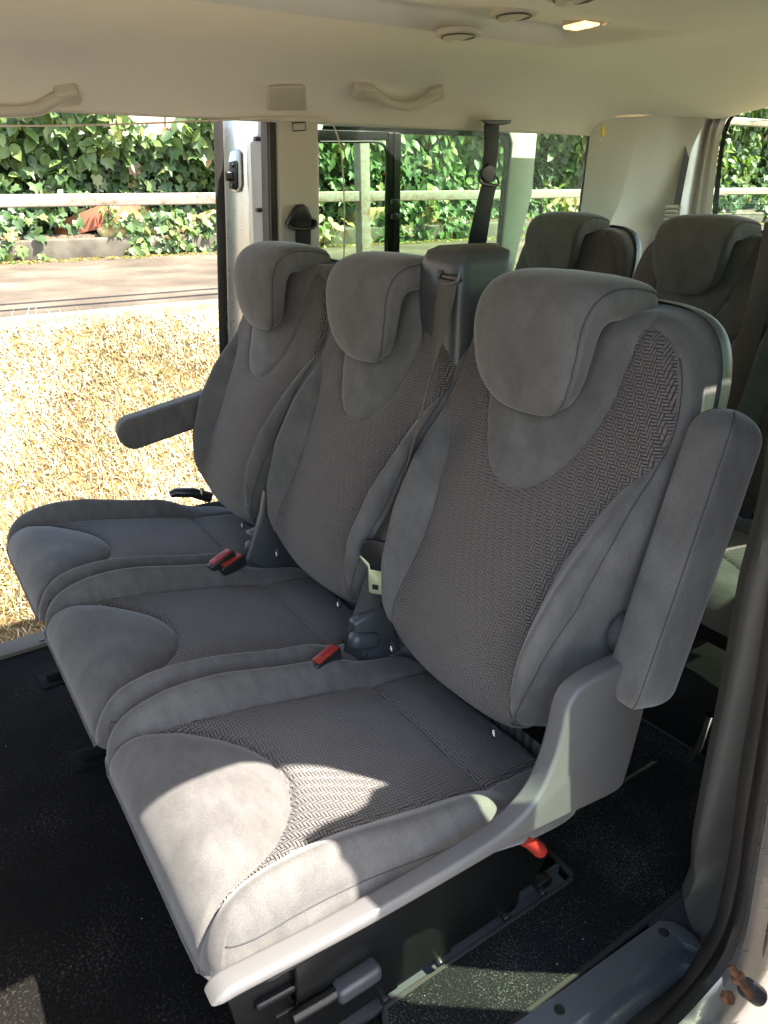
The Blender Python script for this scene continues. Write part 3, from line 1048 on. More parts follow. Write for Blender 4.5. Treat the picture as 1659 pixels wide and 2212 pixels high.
# vents, lamp, cap, handles on the lining
def vent(u, v, z, r):
    c = U(u, v, 2, z)
    o = disc('air_vent', (c[0], c[1], c[2] - .003), (0, 0, 1), r, .014, M_CREAM, head, 44, .005)
    bm = bmesh.new()
    ring = [(c[0] + r * .72 * math.cos(a), c[1] + r * .72 * math.sin(a), c[2] - .011) for a in np.linspace(0, 2 * math.pi, 37)]
    tube_bm(bm, ring, .0022, 6, caps=False)
    from_bm('vent_ring', bm, M_TRIMG, o)
    disc('vent_disc', (c[0], c[1], c[2] - .010), (.12, .1, 1), r * .66, .008, M_CREAM, o, 36, .003)
    disc('vent_hub', (c[0] + .01, c[1], c[2] - .016), (.12, .1, 1), r * .16, .004, M_TRIMW, o, 20, .001)


vent(990, 68, 1.580, .056)
vent(1110, 24, 1.603, .054)
vent(1240, -16, 1.583, .054)
lc = U(1268, 50, 2, 1.602)
M_LAMP, t_, p_ = mat_new('lit lamp lens')
pset(p_, rough=.3); p_.inputs['Base Color'].default_value = (.9, .75, .55, 1)
nn = noise(t_, 60, 3)
t_.links.new(ramp(t_, nn.outputs[0], [(.3, (1, .42, .12)), (.7, (1, .62, .28))]), p_.inputs['Emission Color'])
p_.inputs['Emission Strength'].default_value = .55
M_BULB, t_, p_ = mat_new('bulb'); p_.inputs['Emission Color'].default_value = (1, .55, .2, 1); p_.inputs['Emission Strength'].default_value = 6
lamp = box('courtesy_lamp', (lc[0], lc[1], 1.610), (.110, .068, .022), M_CREAM, head, .008)
box('lamp_lens', (lc[0] + .012, lc[1] + .006, 1.600), (.080, .050, .012), M_LAMP, lamp, .006)
disc('lamp_bulb', (lc[0] - .012, lc[1] + .004, 1.5935), (0, 0, 1), .007, .004, M_BULB, lamp, 14, .001)
box('lamp_switch', (lc[0] - .040, lc[1] - .026, 1.598), (.018, .012, .010), M_TRIMW, lamp, .003)

# cover cap on the side of the lining
NRM = np.array([-.80, 0, -.6])


def on_cove(u, v, X0=1.262):
    return UP(u, v, (1.245, 0, 1.490), (.72, 0, .69))


c4 = [on_cove(*q) for q in ((578, 181), (655, 179), (659, 231), (574, 231))]
cc = np.mean(c4, 0)
cp = []
for i in range(4):
    a, b, c_ = c4[i - 1], c4[i], c4[(i + 1) % 4]
    for t in (.18, .05): cp.append(b + (a - b) * t)
    for t in (.05, .18): cp.append(b + (c_ - b) * t)
prism('cover_cap', [p + np.array([.72, 0, .69]) * -.004 for p in cp], np.array([.72, 0, .69]) * -.012, M_CREAM, head, .003)


def handle(pts2, label=None):
    P = [on_cove(*q) for q in pts2]
    nn_ = np.array([-.72, 0, -.69]) / np.linalg.norm([.72, 0, .69])
    offs = np.array([.012, .022, .032, .034, .032, .022, .012])
    Q = smooth_poly([p + nn_ * o for p, o in zip(P, offs)], 40)
    g = tube('grab_handle', Q, [.0145 + .002 * math.cos(i / 39 * 2 * math.pi) for i in range(40)], M_CREAM, head, 14)
    for s in (0, -1):
        e0 = P[s]; e1 = P[1 if s == 0 else -2]
        c = (e0 + e1) / 2 + nn_ * .014
        d = Vector(e1 - e0); L = d.length
        d.normalize()
        zax = Vector(nn_)
        xax = d; yax = zax.cross(xax).normalized(); zax = xax.cross(yax)
        rot = Matrix((xax, yax, zax)).transposed()
        o = box('handle_foot', c, (max(.05, L * 1.1), .042, .036), M_CREAM, g, .009, rot=rot, seg=4)
    return g


handle([(762, 188), (800, 192), (828, 205), (862, 212), (895, 208), (922, 198), (948, 188)])
handle([(-160, 196), (-110, 200), (-60, 214), (0, 218), (70, 216), (118, 200), (165, 194)])

# far side: pillar trim, seal, side glass
def far_poly(pts, off, thick, name, mat, parent=van, bev=.003, **k):
    o = prism(name, [W(u, v, off) for u, v in pts], (thick, 0, .0), mat, None, bev, **k)
    if parent is van: return part(o)
    o.parent = parent
    return o


pil = far_poly([(600, 248), (689, 248), (693, 560), (697, 900), (612, 900), (606, 560)], -.002, .07, 'pillar_trim', M_CREAM, bev=.010, seg=4)
c4 = [W(u, v, -.006) for u, v in ((632, 266), (659, 264), (660, 281), (633, 283))]
bm = bmesh.new(); tube_bm(bm, [*c4, c4[0], c4[1]], .0016, 6); from_bm('trim_cap', bm, M_DARKP, pil)
far_poly([(577, 248), (600, 248), (612, 900), (588, 900)], .012, .05, 'door_seal', M_RUBBERB, bev=.008)
far_poly([(582, 248), (586, 248), (597, 900), (593, 900)], .006, .03, 'seal_lip', M_RUBBER, bev=.002)
# body panel strip between pillar and glass and below glass
low_panel = V_('lower_side_panel', prism, [(1.40, -.57, .80), (1.40, -1.72, .80), (1.40, -2.05, .55), (1.40, -2.05, -.1), (1.40, -.57, -.1)], (.03, 0, 0), M_TRIMD, bev=.004)
V_('side_glass', prism, [W(u, v, .02) for u, v in ((690, 262), (900, 262), (1275, 268), (1284, 276), (1247, 560), (1200, 760), (697, 760))], (.004, 0, 0), M_GLASS, bev=0)
far_poly([(690, 250), (1290, 262), (1290, 272), (690, 266)], .012, .03, 'upper_frit', M_FRIT, bev=.002)
far_poly([(1262, 268), (1288, 268), (1248, 560), (1205, 760), (1190, 760), (1232, 560), (1256, 440), (1272, 300)], .016, .012, 'rear_frit', M_FRIT, bev=.001)

# open far sliding door standing behind the glass
DOORX = 1.43
def dp(u, v, off=0): return UP(u, v, (DOORX + off, 0, 1.41), (1, 0, .15))
def dpoly(pts, off, th, name, mat, bev=.002, **k):
    return part(prism(name, [dp(u, v, off) for u, v in pts], (th, 0, 0), mat, None, bev, **k), van)


door = dpoly([(640, 250), (1163, 262), (1150, 420), (1120, 540), (1085, 700), (1062, 700), (1082, 560), (1098, 400), (1106, 310), (1100, 290), (1085, 284), (700, 272), (690, 300), (690, 700), (640, 700)], 0, .03, 'sliding_door', M_TRIMW, .006)
props(door, 'open far sliding door seen through the side glass')
door_bot = dpoly([(640, 700), (1087, 700), (1010, 1200), (640, 1200)], 0, .03, 'door_lower_panel', M_SILVER, .004)
def dsub(pts, off, th, name, mat, bev=.002, **k):
    o = prism(name, [dp(u, v, off) for u, v in pts], (th, 0, 0), mat, None, bev, **k)
    o.parent = door
    return o
dsub([(690, 280), (862, 285), (862, 302), (690, 306)], -.010, .02, 'slider_top_rail', M_BLACK)
dsub([(688, 270), (1085, 281), (1100, 290), (1106, 310), (1102, 340), (1094, 400), (1082, 540), (1076, 600), (1066, 600), (1074, 540), (1086, 400), (1092, 330), (1088, 306), (1078, 296), (880, 290), (690, 284)], .006, .01, 'window_border', M_FRIT)
dsub([(840, 286), (868, 287), (866, 400), (863, 640), (836, 640), (838, 400)], -.014, .02, 'slider_post', M_BLACK, .004)
dsub([(852, 286), (855, 286), (853, 640), (850, 640)], -.019, .01, 'post_groove', M_BLACK, .001)
# rounded frame of the sliding pane
fo = smooth_poly([dp(*q, -.006) for q in ((690, 306), (760, 306), (815, 307), (833, 322), (836, 360), (834, 450), (832, 640))], 50)
bm = bmesh.new(); tube_bm(bm, fo, .005, 8); o = from_bm('pane_frame', bm, M_RUBBER); o.parent = door
for yy0 in (432, 436, 466, 474):
    pass
bm = bmesh.new()
for (u, v) in ((853, 436), (853, 467)):
    c = dp(u, v, -.03); bm_box(bm, c, (.02, .030, .018), .006)
o = from_bm('pane_catch', bm, M_BLACK); o.parent = door
o = prism('door_glass', [dp(*q, .012) for q in ((690, 285), (1080, 292), (1090, 310), (1086, 400), (1078, 640), (690, 640))], (.004, 0, 0), M_GLASSC, None, 0); o.parent = door

# leading edge of that door (latch side) beyond the pillar
def edge_pt(u, v, y0=-.46, x0=1.38, x1=1.52, y1=-.364):
    n = np.array([y1 - y0, -(x1 - x0), 0.0])
    return UP(u, v, (x0, y0, 1.0), n)


colL = [(470, 250), (474, 400), (478, 560), (481, 720), (485, 860)]
cols = {}
def interp_col(a, b, f): return [(p[0] * (1 - f) + q[0] * f, p[1] * (1 - f) + q[1] * f) for p, q in zip(a, b)]
colR = [(580, 250), (586, 400), (592, 560), (598, 720), (603, 860)]
fr_ = [0, .10, .13, .30, .52, .60, .66, .74, 1.0]
depth = [0.0, .0, .004, .006, .004, -.006, -.006, .010, .012]
rows = []
for f, d in zip(fr_, depth):
    c = interp_col(colL, colR, f)
    rows.append(resample([edge_pt(*q) + np.array([0, -d, 0]) for q in c], 20))
de = V_('door_edge', loft, rows[1:7], M_SILVER, sharp=30)
o = loft('edge_panel', rows[6:], M_TRIMW, None, sharp=30); o.parent = de
bm = bmesh.new()
for u, v in ((560, 454), (562, 530), (556, 300)):
    o = disc('edge_screw', edge_pt(u, v) + np.array([0, .001, 0]), (-.3, 1, 0), .006, .02, M_BLACK, de, 14)
o = loft('edge_seal', [np.array(rows[0]) + np.array([0, .014, 0]), np.array(rows[0]) + np.array([0, .016, 0]) * 1 + np.array([-.01, 0, 0]), np.array(rows[1]) + np.array([0, .010, 0]), rows[1]], M_RUBBER, None); o.parent = de
# recess and latch
rc = [edge_pt(*q) + np.array([0, .0, 0]) for q in ((500, 328), (512, 322), (522, 330), (524, 400), (520, 414), (508, 416), (499, 405), (497, 345))]
o = prism('latch_recess', rc, (-.0, .006, 0), M_SILVERL, None, .003); o.parent = de
o = prism('door_latch', [edge_pt(*q) + np.array([0, .006, 0]) for q in ((503, 350), (516, 347), (519, 352), (520, 404), (516, 410), (504, 408), (502, 400))], (0, .008, 0), M_BLACK, None, .003); o.parent = de
bm = bmesh.new()
bm_box(bm, edge_pt(509, 381) + np.array([0, .022, 0]), (.016, .02, .026), .004)
for q in ((512, 357), (512, 401)): disc_bm(bm, edge_pt(*q) + np.array([0, .016, 0]), (-.3, 1, 0), .006, .006, 14, .001)
o = from_bm('latch_bolt', bm, M_BLKMET); o.parent = de

# far door sill
V_('far_sill', prism, [(1.318, 1.5, .0), (1.318, 1.5, .012), (1.335, 1.5, .018), (1.385, 1.5, .016), (1.40, 1.5, .0), (1.40, 1.5, -.16), (1.318, 1.5, -.16)], (0, -2.1, 0), M_SILL, bev=0)
h1 = U(90, 1381, 2, .018)
V_('sill_hole', disc, (h1[0], h1[1], .0175), (0, 0, 1), .008, .003, M_BLACK, seg=18)

# rear quarter trim
top = [W(1278, 262, -.004), U(1386, 258, 1, -1.84), U(1418, 252, 1, -1.88), U(1470, 246, 1, -1.95), U(1528, 250, 1, -1.99)]
midr = [W(1256, 440, -.004), U(1335, 440, 1, -1.80), U(1372, 440, 1, -1.86), U(1430, 440, 1, -1.95), U(1468, 440, 1, -1.99)]
m2 = [(a * .45 + b * .55) for a, b in zip(top, midr)]
m2[4] = U(1486, 345, 1, -1.99); m2[3] = U(1452, 345, 1, -1.95)
lo_ = [W(1236, 560, -.004), U(1290, 560, 1, -1.72), U(1325, 560, 1, -1.80), U(1400, 560, 1, -1.95), U(1458, 560, 1, -1.99)]
lo2 = [p + np.array([0.02, .12, -.55]) for p in lo_]
lo3 = [p + np.array([0.02, .0, -.5]) for p in lo2]
cols_ = []
for k in range(5):
    cols_.append(smooth_poly([top[k] + (0, 0, .01), top[k], m2[k], midr[k], lo_[k], lo2[k], lo3[k]], 50))
Qt = []
fr2 = [0, .5, 1, 1.12, 1.5, 1.88, 2, 2.15, 2.6, 3, 3.5, 4]
for f in fr2:
    i = min(int(f), 3); g = f - i
    Qt.append(cols_[i] * (1 - g) + cols_[i + 1] * g)
qt = V_('quarter_trim', loft, Qt, M_TRIMW, sharp=35)
# louvred vent in it
vc = U(1455, 462, 1, -1.935)
bm = bmesh.new()
for k in range(5):
    bm_box(bm, vc + np.array([0, .012, .022 - k * .014]), (.05, .012, .007), .002, rot=Matrix.Rotation(R_(35), 3, 'X'))
o = from_bm('vent_grille', bm, M_TRIMW); o.parent = qt
bm = bmesh.new(); q0 = [vc + np.array([sx * .031, .006, sz * .034 - .006]) for sx, sz in ((-1, -1), (1, -1), (1, 1), (-1, 1))]
tube_bm(bm, [*q0, q0[0], q0[1]], .004, 8); bm_box(bm, vc + np.array([0, -.004, -.006]), (.06, .008, .066), .002)
o = from_bm('vent_frame', bm, M_CREAM); o.parent = qt

# tailgate
def TG(u, v, y=-2.03): return UP(u, v, (0, y, 1.2), (0, 1, .10))


oL = [(1660, 150), (1630, 168), (1590, 205), (1548, 238), (1525, 262), (1510, 330), (1496, 400), (1484, 470), (1476, 560)]
iL = [(1690, 200), (1659, 212), (1612, 226), (1580, 244), (1562, 275), (1551, 330), (1543, 400), (1536, 470), (1530, 560)]
def ring_rows(o_, i_, n=60):
    res = []
    A = [TG(*q) for q in o_]; B = [TG(*q) for q in i_]
    for L in (A, B):
        L = [np.array(p) for p in L]
        # header to the near side and jamb down to the sill
        L0 = [L[0] + np.array([-.35, 0, .015 if L is A else .012]), L[0] + np.array([-1.0, 0, -.0])]
        L = L0[::-1] + L + [L[-1] + np.array([0.0, .06, -.55])]
        res.append(smooth_poly(L, n))
    return res


A, B = ring_rows(oL, iL)
fr3 = [0, .12, .2, .45, .55, .8, 1]
dep = [.05, .03, .0, .012, .0, .010, .0]
tg_rows = [A * (1 - f) + B * f + np.array([0, d, 0]) for f, d in zip(fr3, dep)]
tail = V_('tailgate', loft, tg_rows, M_SILVERL, sharp=40)
A2 = A + (A - B) * .30
o = loft('tailgate_seal', [A2 + np.array([0, .05, 0]), A + (A - B) * .12 + np.array([0, .075, 0]), A + np.array([0, .05, 0])], M_RUBBER, None); o.parent = tail
B2 = B + (B - A) * .22
o = loft('glass_border', [B + np.array([0, -.004, 0]), B2 + np.array([0, -.006, 0])], M_FRIT, None); o.parent = tail
gp = [p for p in B[::4]] + [np.array([-.25, B[-1][1], B[-1][2]]), np.array([-.25, B[0][1], B[0][2]])]
o = prism('back_window', [p + np.array([0, -.012, 0]) for p in gp], (0, -.004, 0), M_GLASSC, None, 0); o.parent = tail
bm = bmesh.new()
for k in range(13):
    z = 1.44 - k * .033
    xl = .93 - .02 * max(0, (z - 1.36) / .08)
    p0 = np.array([xl, -2.03 - (z - 1.2) * .1 - .010, z]); p1 = p0 + np.array([-1.1, 0, -.0])
    tube_bm(bm, [p0, p1], .0011, 4)
o = from_bm('heater_wire', bm, M_BLACK); o.parent = tail
V_('tailgate_lower', box, (.45, -2.10, .25), (1.75, .04, .95), M_TRIMD, bev=.01)

# near side body: rear wall of the van behind the door opening
near_rear = V_('near_rear_wall', prism, [(-.458, -.188, .87), (-.458, -.205, .75), (-.458, -.225, .64), (-.458, -.243, .54), (-.458, -.262, .47), (-.458, -.28, .40), (-.458, -.31, .30), (-.458, -.34, .02), (-.458, -2.1, .02), (-.458, -2.1, .87)], (.02, 0, 0), M_TRIMD, bev=.003)
V_('near_rear_pillar', prism, [(-.458, -.186, .86), (-.458, -.315, .86), (-.458, -.38, 1.08), (-.458, -.46, 1.44), (-.458, -.14, 1.40), (-.458, -.155, 1.15)], (.02, 0, 0), M_TRIMD, bev=.003)
V_('rear_side_glass', prism, [(-.45, -.315, .86), (-.45, -1.85, .86), (-.45, -1.85, 1.42), (-.45, -.46, 1.42), (-.45, -.38, 1.08)], (.004, 0, 0), M_PRIV, bev=0)

# near door jamb, traced strips at their own depth
JA = [(1659, 1044), (1630, 1173), (1604, 1277), (1574, 1451), (1536, 1646), (1505, 1810), (1500, 1857), (1497, 1903), (1479, 1950), (1494, 2002), (1515, 2041)]
JB = [(1659, 1277), (1630, 1485), (1600, 1646), (1581, 1810), (1564, 1903), (1545, 1985), (1525, 2029), (1516, 2040)]
JB2 = JB[:-1] + [(1508, 2055), (1482, 2103), (1440, 2140), (1378, 2187), (1350, 2212)]
JC = [(1659, 1465), (1630, 1650), (1605, 1810), (1595, 1892), (1574, 1985), (1543, 2057), (1502, 2115), (1461, 2161), (1420, 2202)]
JD = [(1659, 1690), (1638, 1810), (1618, 1923), (1605, 2006), (1574, 2088), (1523, 2150), (1465, 2212)]
JE = [(1659, 1740), (1640, 1850), (1624, 1950), (1612, 2016), (1585, 2100), (1540, 2165), (1500, 2212)]


def jamb(px, X, up=True, dn_=True, n=90):
    P = [U(u, v, 0, X) for u, v in px]
    if up:
        y0, z0 = P[0][1], P[0][2]
        k = min(1.0, (abs(X) - .33) / .10)
        P = [U(px[0][0] + 75, px[0][1] - 560, 0, X), U(px[0][0] + 38, px[0][1] - 280, 0, X)] + P
        q = [(.3, 1.445), (.02, 1.443), (-.07 - .10 * (1 - k), 1.415), (-.125 - .13 * (1 - k), 1.33), (-.155 - .15 * (1 - k), 1.15)]
        q = [t for t in q if t[1] > P[0][2] + .08]
        P = [np.array([X, *t]) for t in q] + P
    if dn_:
        P = P + [P[-1] + np.array([0, .12, 0]), np.array([X, 1.2, P[-1][2]])]
    return resample(smooth_poly(P, 300), n)


a_ = jamb(JA, -.330, dn_=False); b_ = jamb(JB, -.362, dn_=False)
V_('door_pillar_trim', loft, [a_ + np.array([.02, -.02, 0]), a_, (a_ * .85 + b_ * .15) + np.array([0, .006, 0]), (a_ * .4 + b_ * .6) + np.array([0, .010, 0]), b_], M_TRIMD, sharp=60)
b2 = jamb(JB2, -.362); c2 = jamb(JC, -.398); d2 = jamb(JD, -.428); e2 = jamb(JE, -.440)
def mixr(p, q, f, d=(0, 0, 0)): return p * (1 - f) + q * f + np.array(d)
V_('inner_seal', loft, [b2, mixr(b2, c2, .1, (-.003, .008, .004)), mixr(b2, c2, .5, (-.002, .014, .006)), mixr(b2, c2, .85, (0, .006, .003)), c2], M_RUBBERB, sharp=70)
V_('outer_seal', loft, [c2, mixr(c2, d2, .08, (0, -.006, -.004)), mixr(c2, d2, .25, (0, .002, .002)), mixr(c2, d2, .6, (0, .012, .006)), mixr(c2, d2, .9, (0, .004, 0)), d2], M_RUBBER, sharp=70)
out_e = e2.copy()
tt_ = sstep(e2[:, 2], 1.22, 1.42)[:, None]
def outw(base, dx, back, down):
    """step outwards from the opening: rearwards and down along the jamb, upwards along the roof edge"""
    return base + np.array([dx, 0, 0]) + (1 - tt_) * np.array([0, -back, -down]) + tt_ * np.array([0, -.2 * back, back + .012])
f1 = outw(e2, -.012, .014, .004); f2 = outw(f1, -.012, .05, .02); f3 = outw(f2, -.004, .10, .05)
V_('body_side', loft, [d2, e2, f1, f2, f3, outw(f3, 0, .12, .2)], M_SILVER, sharp=45)

# sill trim with kick channel
zt = .020
P1 = [U(u, v, 2, zt) for u, v in ((1426, 1989), (1390, 2012), (1200, 2150), (1110, 2212))]
P1.append(np.array([-.268, 1.1, zt]))
R1 = [U(u, v, 2, zt) for u, v in ((1475, 2036), (1440, 2056), (1380, 2108), (1316, 2160), (1250, 2212))]; R1.append(np.array([R1[-1][0], 1.1, zt]))
R2 = [U(u, v, 2, -.004) for u, v in ((1500, 2052), (1468, 2085), (1420, 2130), (1350, 2185), (1320, 2212))]; R2.append(np.array([R2[-1][0], 1.1, -.004]))
B3 = [U(u, v, 0, -.362) for u, v in ((1508, 2055), (1482, 2103), (1440, 2140), (1378, 2187), (1350, 2212))]; B3.append(np.array([-.362, 1.1, B3[-1][2]]))
rP = [resample(x, 60) for x in (P1, R1, R2, B3)]
rows = [rP[0] + np.array([0, 0, -.03]), rP[0], rP[0] * .95 + rP[1] * .05, rP[0] * .15 + rP[1] * .85, rP[1], rP[1] * .6 + rP[2] * .4 + np.array([0, 0, -.004]), rP[2], rP[2] * .4 + rP[3] * .6 + np.array([0, 0, .004]), rP[3]]
sill = V_('sill_trim', loft, rows, M_PLAST, sharp=60)
capr = [U(u, v, 2, zt + .0) for u, v in ((1426, 1989), (1452, 1990), (1480, 2003), (1502, 2022), (1516, 2043), (1508, 2052), (1475, 2036))]
o = prism('sill_end', [p + np.array([0, 0, .0005]) for p in capr], (0, 0, -.02), M_PLAST, None, .002); o.parent = sill
for u, v in ((1434, 2014), (1209, 2181)):
    bm = bmesh.new(); c = U(u, v, 2, zt + .001)
    ring = [(c[0] + .0075 * math.cos(a), c[1] + .0075 * math.sin(a), zt + .001) for a in np.linspace(0, 2 * math.pi, 21)]
    tube_bm(bm, ring, .0014, 6, caps=False)
    disc_bm(bm, (c[0], c[1], zt + .0005), (0, 0, 1), .0068, .002, 18)
    o = from_bm('sill_screw', bm, M_BLACK); o.parent = sill

# roller arm of the near door with rusty bolts
arm = V_('roller_bracket', prism, [(-.50, -.30, -.10), (-.56, -.30, -.085), (-.60, -.16, -.11), (-.56, -.02, -.15), (-.47, -.06, -.16), (-.455, -.20, -.13)], (0, 0, .012), M_BLKMET, bev=.002)
def rust_at(u, v, X): return U(u, v, 0, X)
bp = rust_at(1592, 2110, -.47)
bm = bmesh.new()
tube_bm(bm, [bp + np.array([.012, .0, .01]), bp, bp + np.array([-.02, -.012, -.028])], .006, 10)
disc_bm(bm, bp + np.array([-.002, 0, 0]), (-.6, -.2, -.6), .011, .008, 6, .001)
bp2 = rust_at(1572, 2155, -.47)
disc_bm(bm, bp2, (-.6, 0, .6), .010, .012, 6, .001)
o = from_bm('rusty_bolt', bm, M_RUST); o.parent = arm
q = rust_at(1625, 2142, -.48)
o = disc('guide_roller', q, (-.35, -.5, -.55), .015, .034, M_PLAST, arm, 24, .003)
disc('roller_core', q + np.array([-.35, -.5, -.55]) / .822 * .018, (-.35, -.5, -.55), .0085, .004, M_RUST, o, 18, .001)

# open near sliding door (outside, behind the opening) - frame outline found from its shadow
NDX = -.600
nd = [(-.02, -.15), (-.012, .3), (-.005, .9), (.0, 1.12), (-.03, 1.20), (-.055, 1.28), (-.055, 1.345), (-.075, 1.40), (-.12, 1.415), (-.17, 1.412), (-.20, 1.422), (-.235, 1.455), (-.245, 1.50), (-1.3, 1.50), (-1.3, -.15)]
win = [(-.290, .69), (-.238, .916), (-.250, 1.22), (-.285, 1.33), (-.34, 1.375), (-1.2, 1.385), (-1.2, .69)]
bm = bmesh.new()
def strip_door(bm, outer, inner):
    pass
ndoor_o = V_('near_sliding_door', prism, [(NDX, y, z) for y, z in [(-.02, -.15), (-.012, .3), (-.005, .69), (-1.3, .69), (-1.3, -.15)]], (-.04, 0, 0), M_SILVER, bev=.006)
o = prism('door_window_frame', [(NDX, y, z) for y, z in [(-.005, .69)] + nd[2:12] + [(-.245, 1.46), (-1.3, 1.46), (-1.3, 1.385), (-.34, 1.375), (-.285, 1.33), (-.250, 1.22), (-.238, .916), (-.290, .69)]], (-.035, 0, 0), M_BLACK, None, 0); o.parent = ndoor_o
o = prism('door_pane', [(NDX - .015, y, z) for y, z in win], (-.004, 0, 0), M_GLASS, None, 0); o.parent = ndoor_o

# floor of the van
V_('floor_carpet', box, (.50, -.30, -.025), (1.66, 4.0, .05), M_CARPET, bev=0)
V_('floor_underbody', box, (.46, -.30, -.10), (1.74, 4.0, .08), M_BLACK, bev=0)
V_('corner_felt', box, (-.318, -.46, .004), (.10, .30, .012), M_CARPG, bev=.003)

# front bulkhead / front seats side (outside the picture, shuts the cabin)
V_('front_bulkhead', box, (.46, 1.72, .30), (1.76, .04, .9), M_TRIMD, bev=.01)
V_('windscreen', prism, [(-.42, 1.74, .75), (1.34, 1.74, .75), (1.28, 1.70, 1.56), (-.36, 1.70, 1.56)], (0, .006, 0), M_PRIV, bev=0)
for fx in (-.05, .45, .95):  # unseen dark seat backs, added to cut sky light coming from the front
    V_('front_seat_blocker', box, (fx, 1.36, .78), (.46, .14, .72), M_DARKP, bev=.06, seg=5, rot=Matrix.Rotation(R_(12), 3, 'X'))
    V_('front_seat_blocker', box, (fx, 1.24, 1.24), (.26, .10, .20), M_DARKP, bev=.04, seg=5)
V_('far_front_pillar', box, (1.35, 1.55, .75), (.07, .25, 1.4), M_CREAM, bev=.01)
V_('near_front_pillar', box, (-.44, 1.45, .75), (.07, .25, 1.4), M_CREAM, bev=.01)

# rear wheel arch cover, near side, sunlit through glass
V_('wheel_arch', box, (-.30, -1.15, .12), (.22, .62, .30), M_TRIMD, bev=.08, seg=6)

# ------------------------------------------------------------------ loose and hanging things inside
# door mat with bound edge
mz = .012
mo = [(-.268, -.47), (-.268, .03), (-.262, .10), (-.245, .165), (-.22, .19), (-.165, .185), (-.14, .17), (-.132, .14), (-.132, -.235), (-.128, -.262), (-.105, -.275), (.10, -.28), (.12, -.30), (.12, -.72), (.09, -.76), (-.20, -.76), (-.262, -.70)]
mo_s = smooth_poly([(x, y, 0) for x, y in mo], 160, closed=True)
fm = empty('floor_mat', (-.2, -.3, 0), 'black loop floor mat with bound edge on the floor beside the nearest seat', 'floor mat')
prism('mat_pile', [(p[0] + .2, p[1] + .3, .002) for p in mo_s], (0, 0, mz - .002), M_MAT, fm, .003)
bm = bmesh.new()
tube_bm(bm, [(p[0] + .2, p[1] + .3, mz - .004) for p in np.vstack([mo_s, mo_s[:2]])], .0062, 8)
from_bm('mat_binding', bm, M_BIND, fm)
# second mat edge in front of the rail
fm2 = empty('floor_mat', (-.2, .5, 0), 'piece of black mat in front of the slide rail at the sill', 'floor mat')
m2o = smooth_poly([(-.268, .24, 0), (-.262, .21, 0), (-.24, .205, 0), (-.16, .207, 0), (-.135, .23, 0), (-.13, .30, 0), (-.13, .9, 0), (-.268, .9, 0)], 60, closed=True)
prism('mat_pile', [(p[0] + .2, p[1] - .5, .002) for p in m2o], (0, 0, mz - .002), M_MAT, fm2, .003)
bm = bmesh.new(); tube_bm(bm, [(p[0] + .2, p[1] - .5, mz - .004) for p in np.vstack([m2o, m2o[:2]])], .006, 8); from_bm('mat_binding', bm, M_BIND, fm2)

# belt on the far pillar
def ebelt(label, at):
    return empty('seat_belt', at, label, 'seat belt', 'seat belts')


b1 = ebelt('black seat belt and guide ring on the pale pillar behind the far seat', (1.3, -.5, 1.16))
O1 = np.array(b1.location)
def wl(u, v, off): return W(u, v, off) - O1
gd = prism('belt_guide', [wl(u, v, -.03) for u, v in ((636, 452), (644, 442), (658, 441), (668, 450), (676, 468), (683, 478), (681, 490), (670, 492), (640, 492), (624, 490), (621, 480), (629, 466))], (.022, 0, 0), M_BLACK, b1, .006)
bm = bmesh.new(); tube_bm(bm, smooth_poly([wl(u, v, -.036) for u, v in ((625, 478), (623, 486), (630, 492), (655, 495), (676, 492), (683, 484), (680, 474))], 30), .0045, 8)
from_bm('guide_ring', bm, M_BLACK, b1)
ribbon('strap', [wl(655, 480, -.032), wl(655, 520, -.030), wl(655, 600, -.028), wl(656, 760, -.03)], (0, 1, 0), .052, .002, M_BELT, b1)

b2_ = ebelt('black seat belt hanging from the roof edge in front of the side glass', (1.2, -1.2, 1.3))
O2 = np.array(b2_.location)
def w2(u, v, off=-.05): return W(u, v, off) - O2
prism('roof_anchor', [w2(u, v) for u, v in ((1030, 260), (1092, 261), (1090, 268), (1076, 271), (1044, 271), (1034, 267))], (-.03, 0, 0), M_BLACK, b2_, .003)
def rib_px(name, L, Rr, off, parent, mat, O, n=30, th=.002):
    L = smooth_poly([W(u, v, off) - O for u, v in L], n); Rr = smooth_poly([W(u, v, off) - O for u, v in Rr], n)
    c = (L + Rr) / 2; wd = np.linalg.norm(L - Rr, axis=1)
    return ribbon(name, c, (Rr - L), wd, th, mat, parent)
rib_px('upper_strap', [(1045, 266), (1046, 310), (1043, 345), (1041, 372)], [(1078, 266), (1077, 310), (1074, 345), (1072, 365)], -.05, b2_, M_BELT, O2)
prism('belt_guide', [w2(u, v, -.06) for u, v in ((1045, 362), (1058, 353), (1070, 360), (1074, 378), (1070, 392), (1052, 396), (1042, 388), (1036, 372))], (.016, 0, 0), M_BLACK, b2_, .005)
bm = bmesh.new(); tube_bm(bm, smooth_poly([w2(u, v, -.064) for u, v in ((1040, 372), (1034, 384), (1040, 396), (1056, 400), (1072, 402), (1077, 394), (1073, 382))], 30), .004, 8)
from_bm('guide_ring', bm, M_BLACK, b2_)
rib_px('lower_strap', [(1042, 392), (1032, 430), (1018, 490), (1004, 560), (995, 620)], [(1074, 398), (1066, 430), (1056, 490), (1046, 560), (1040, 620)], -.058, b2_, M_BELT, O2)

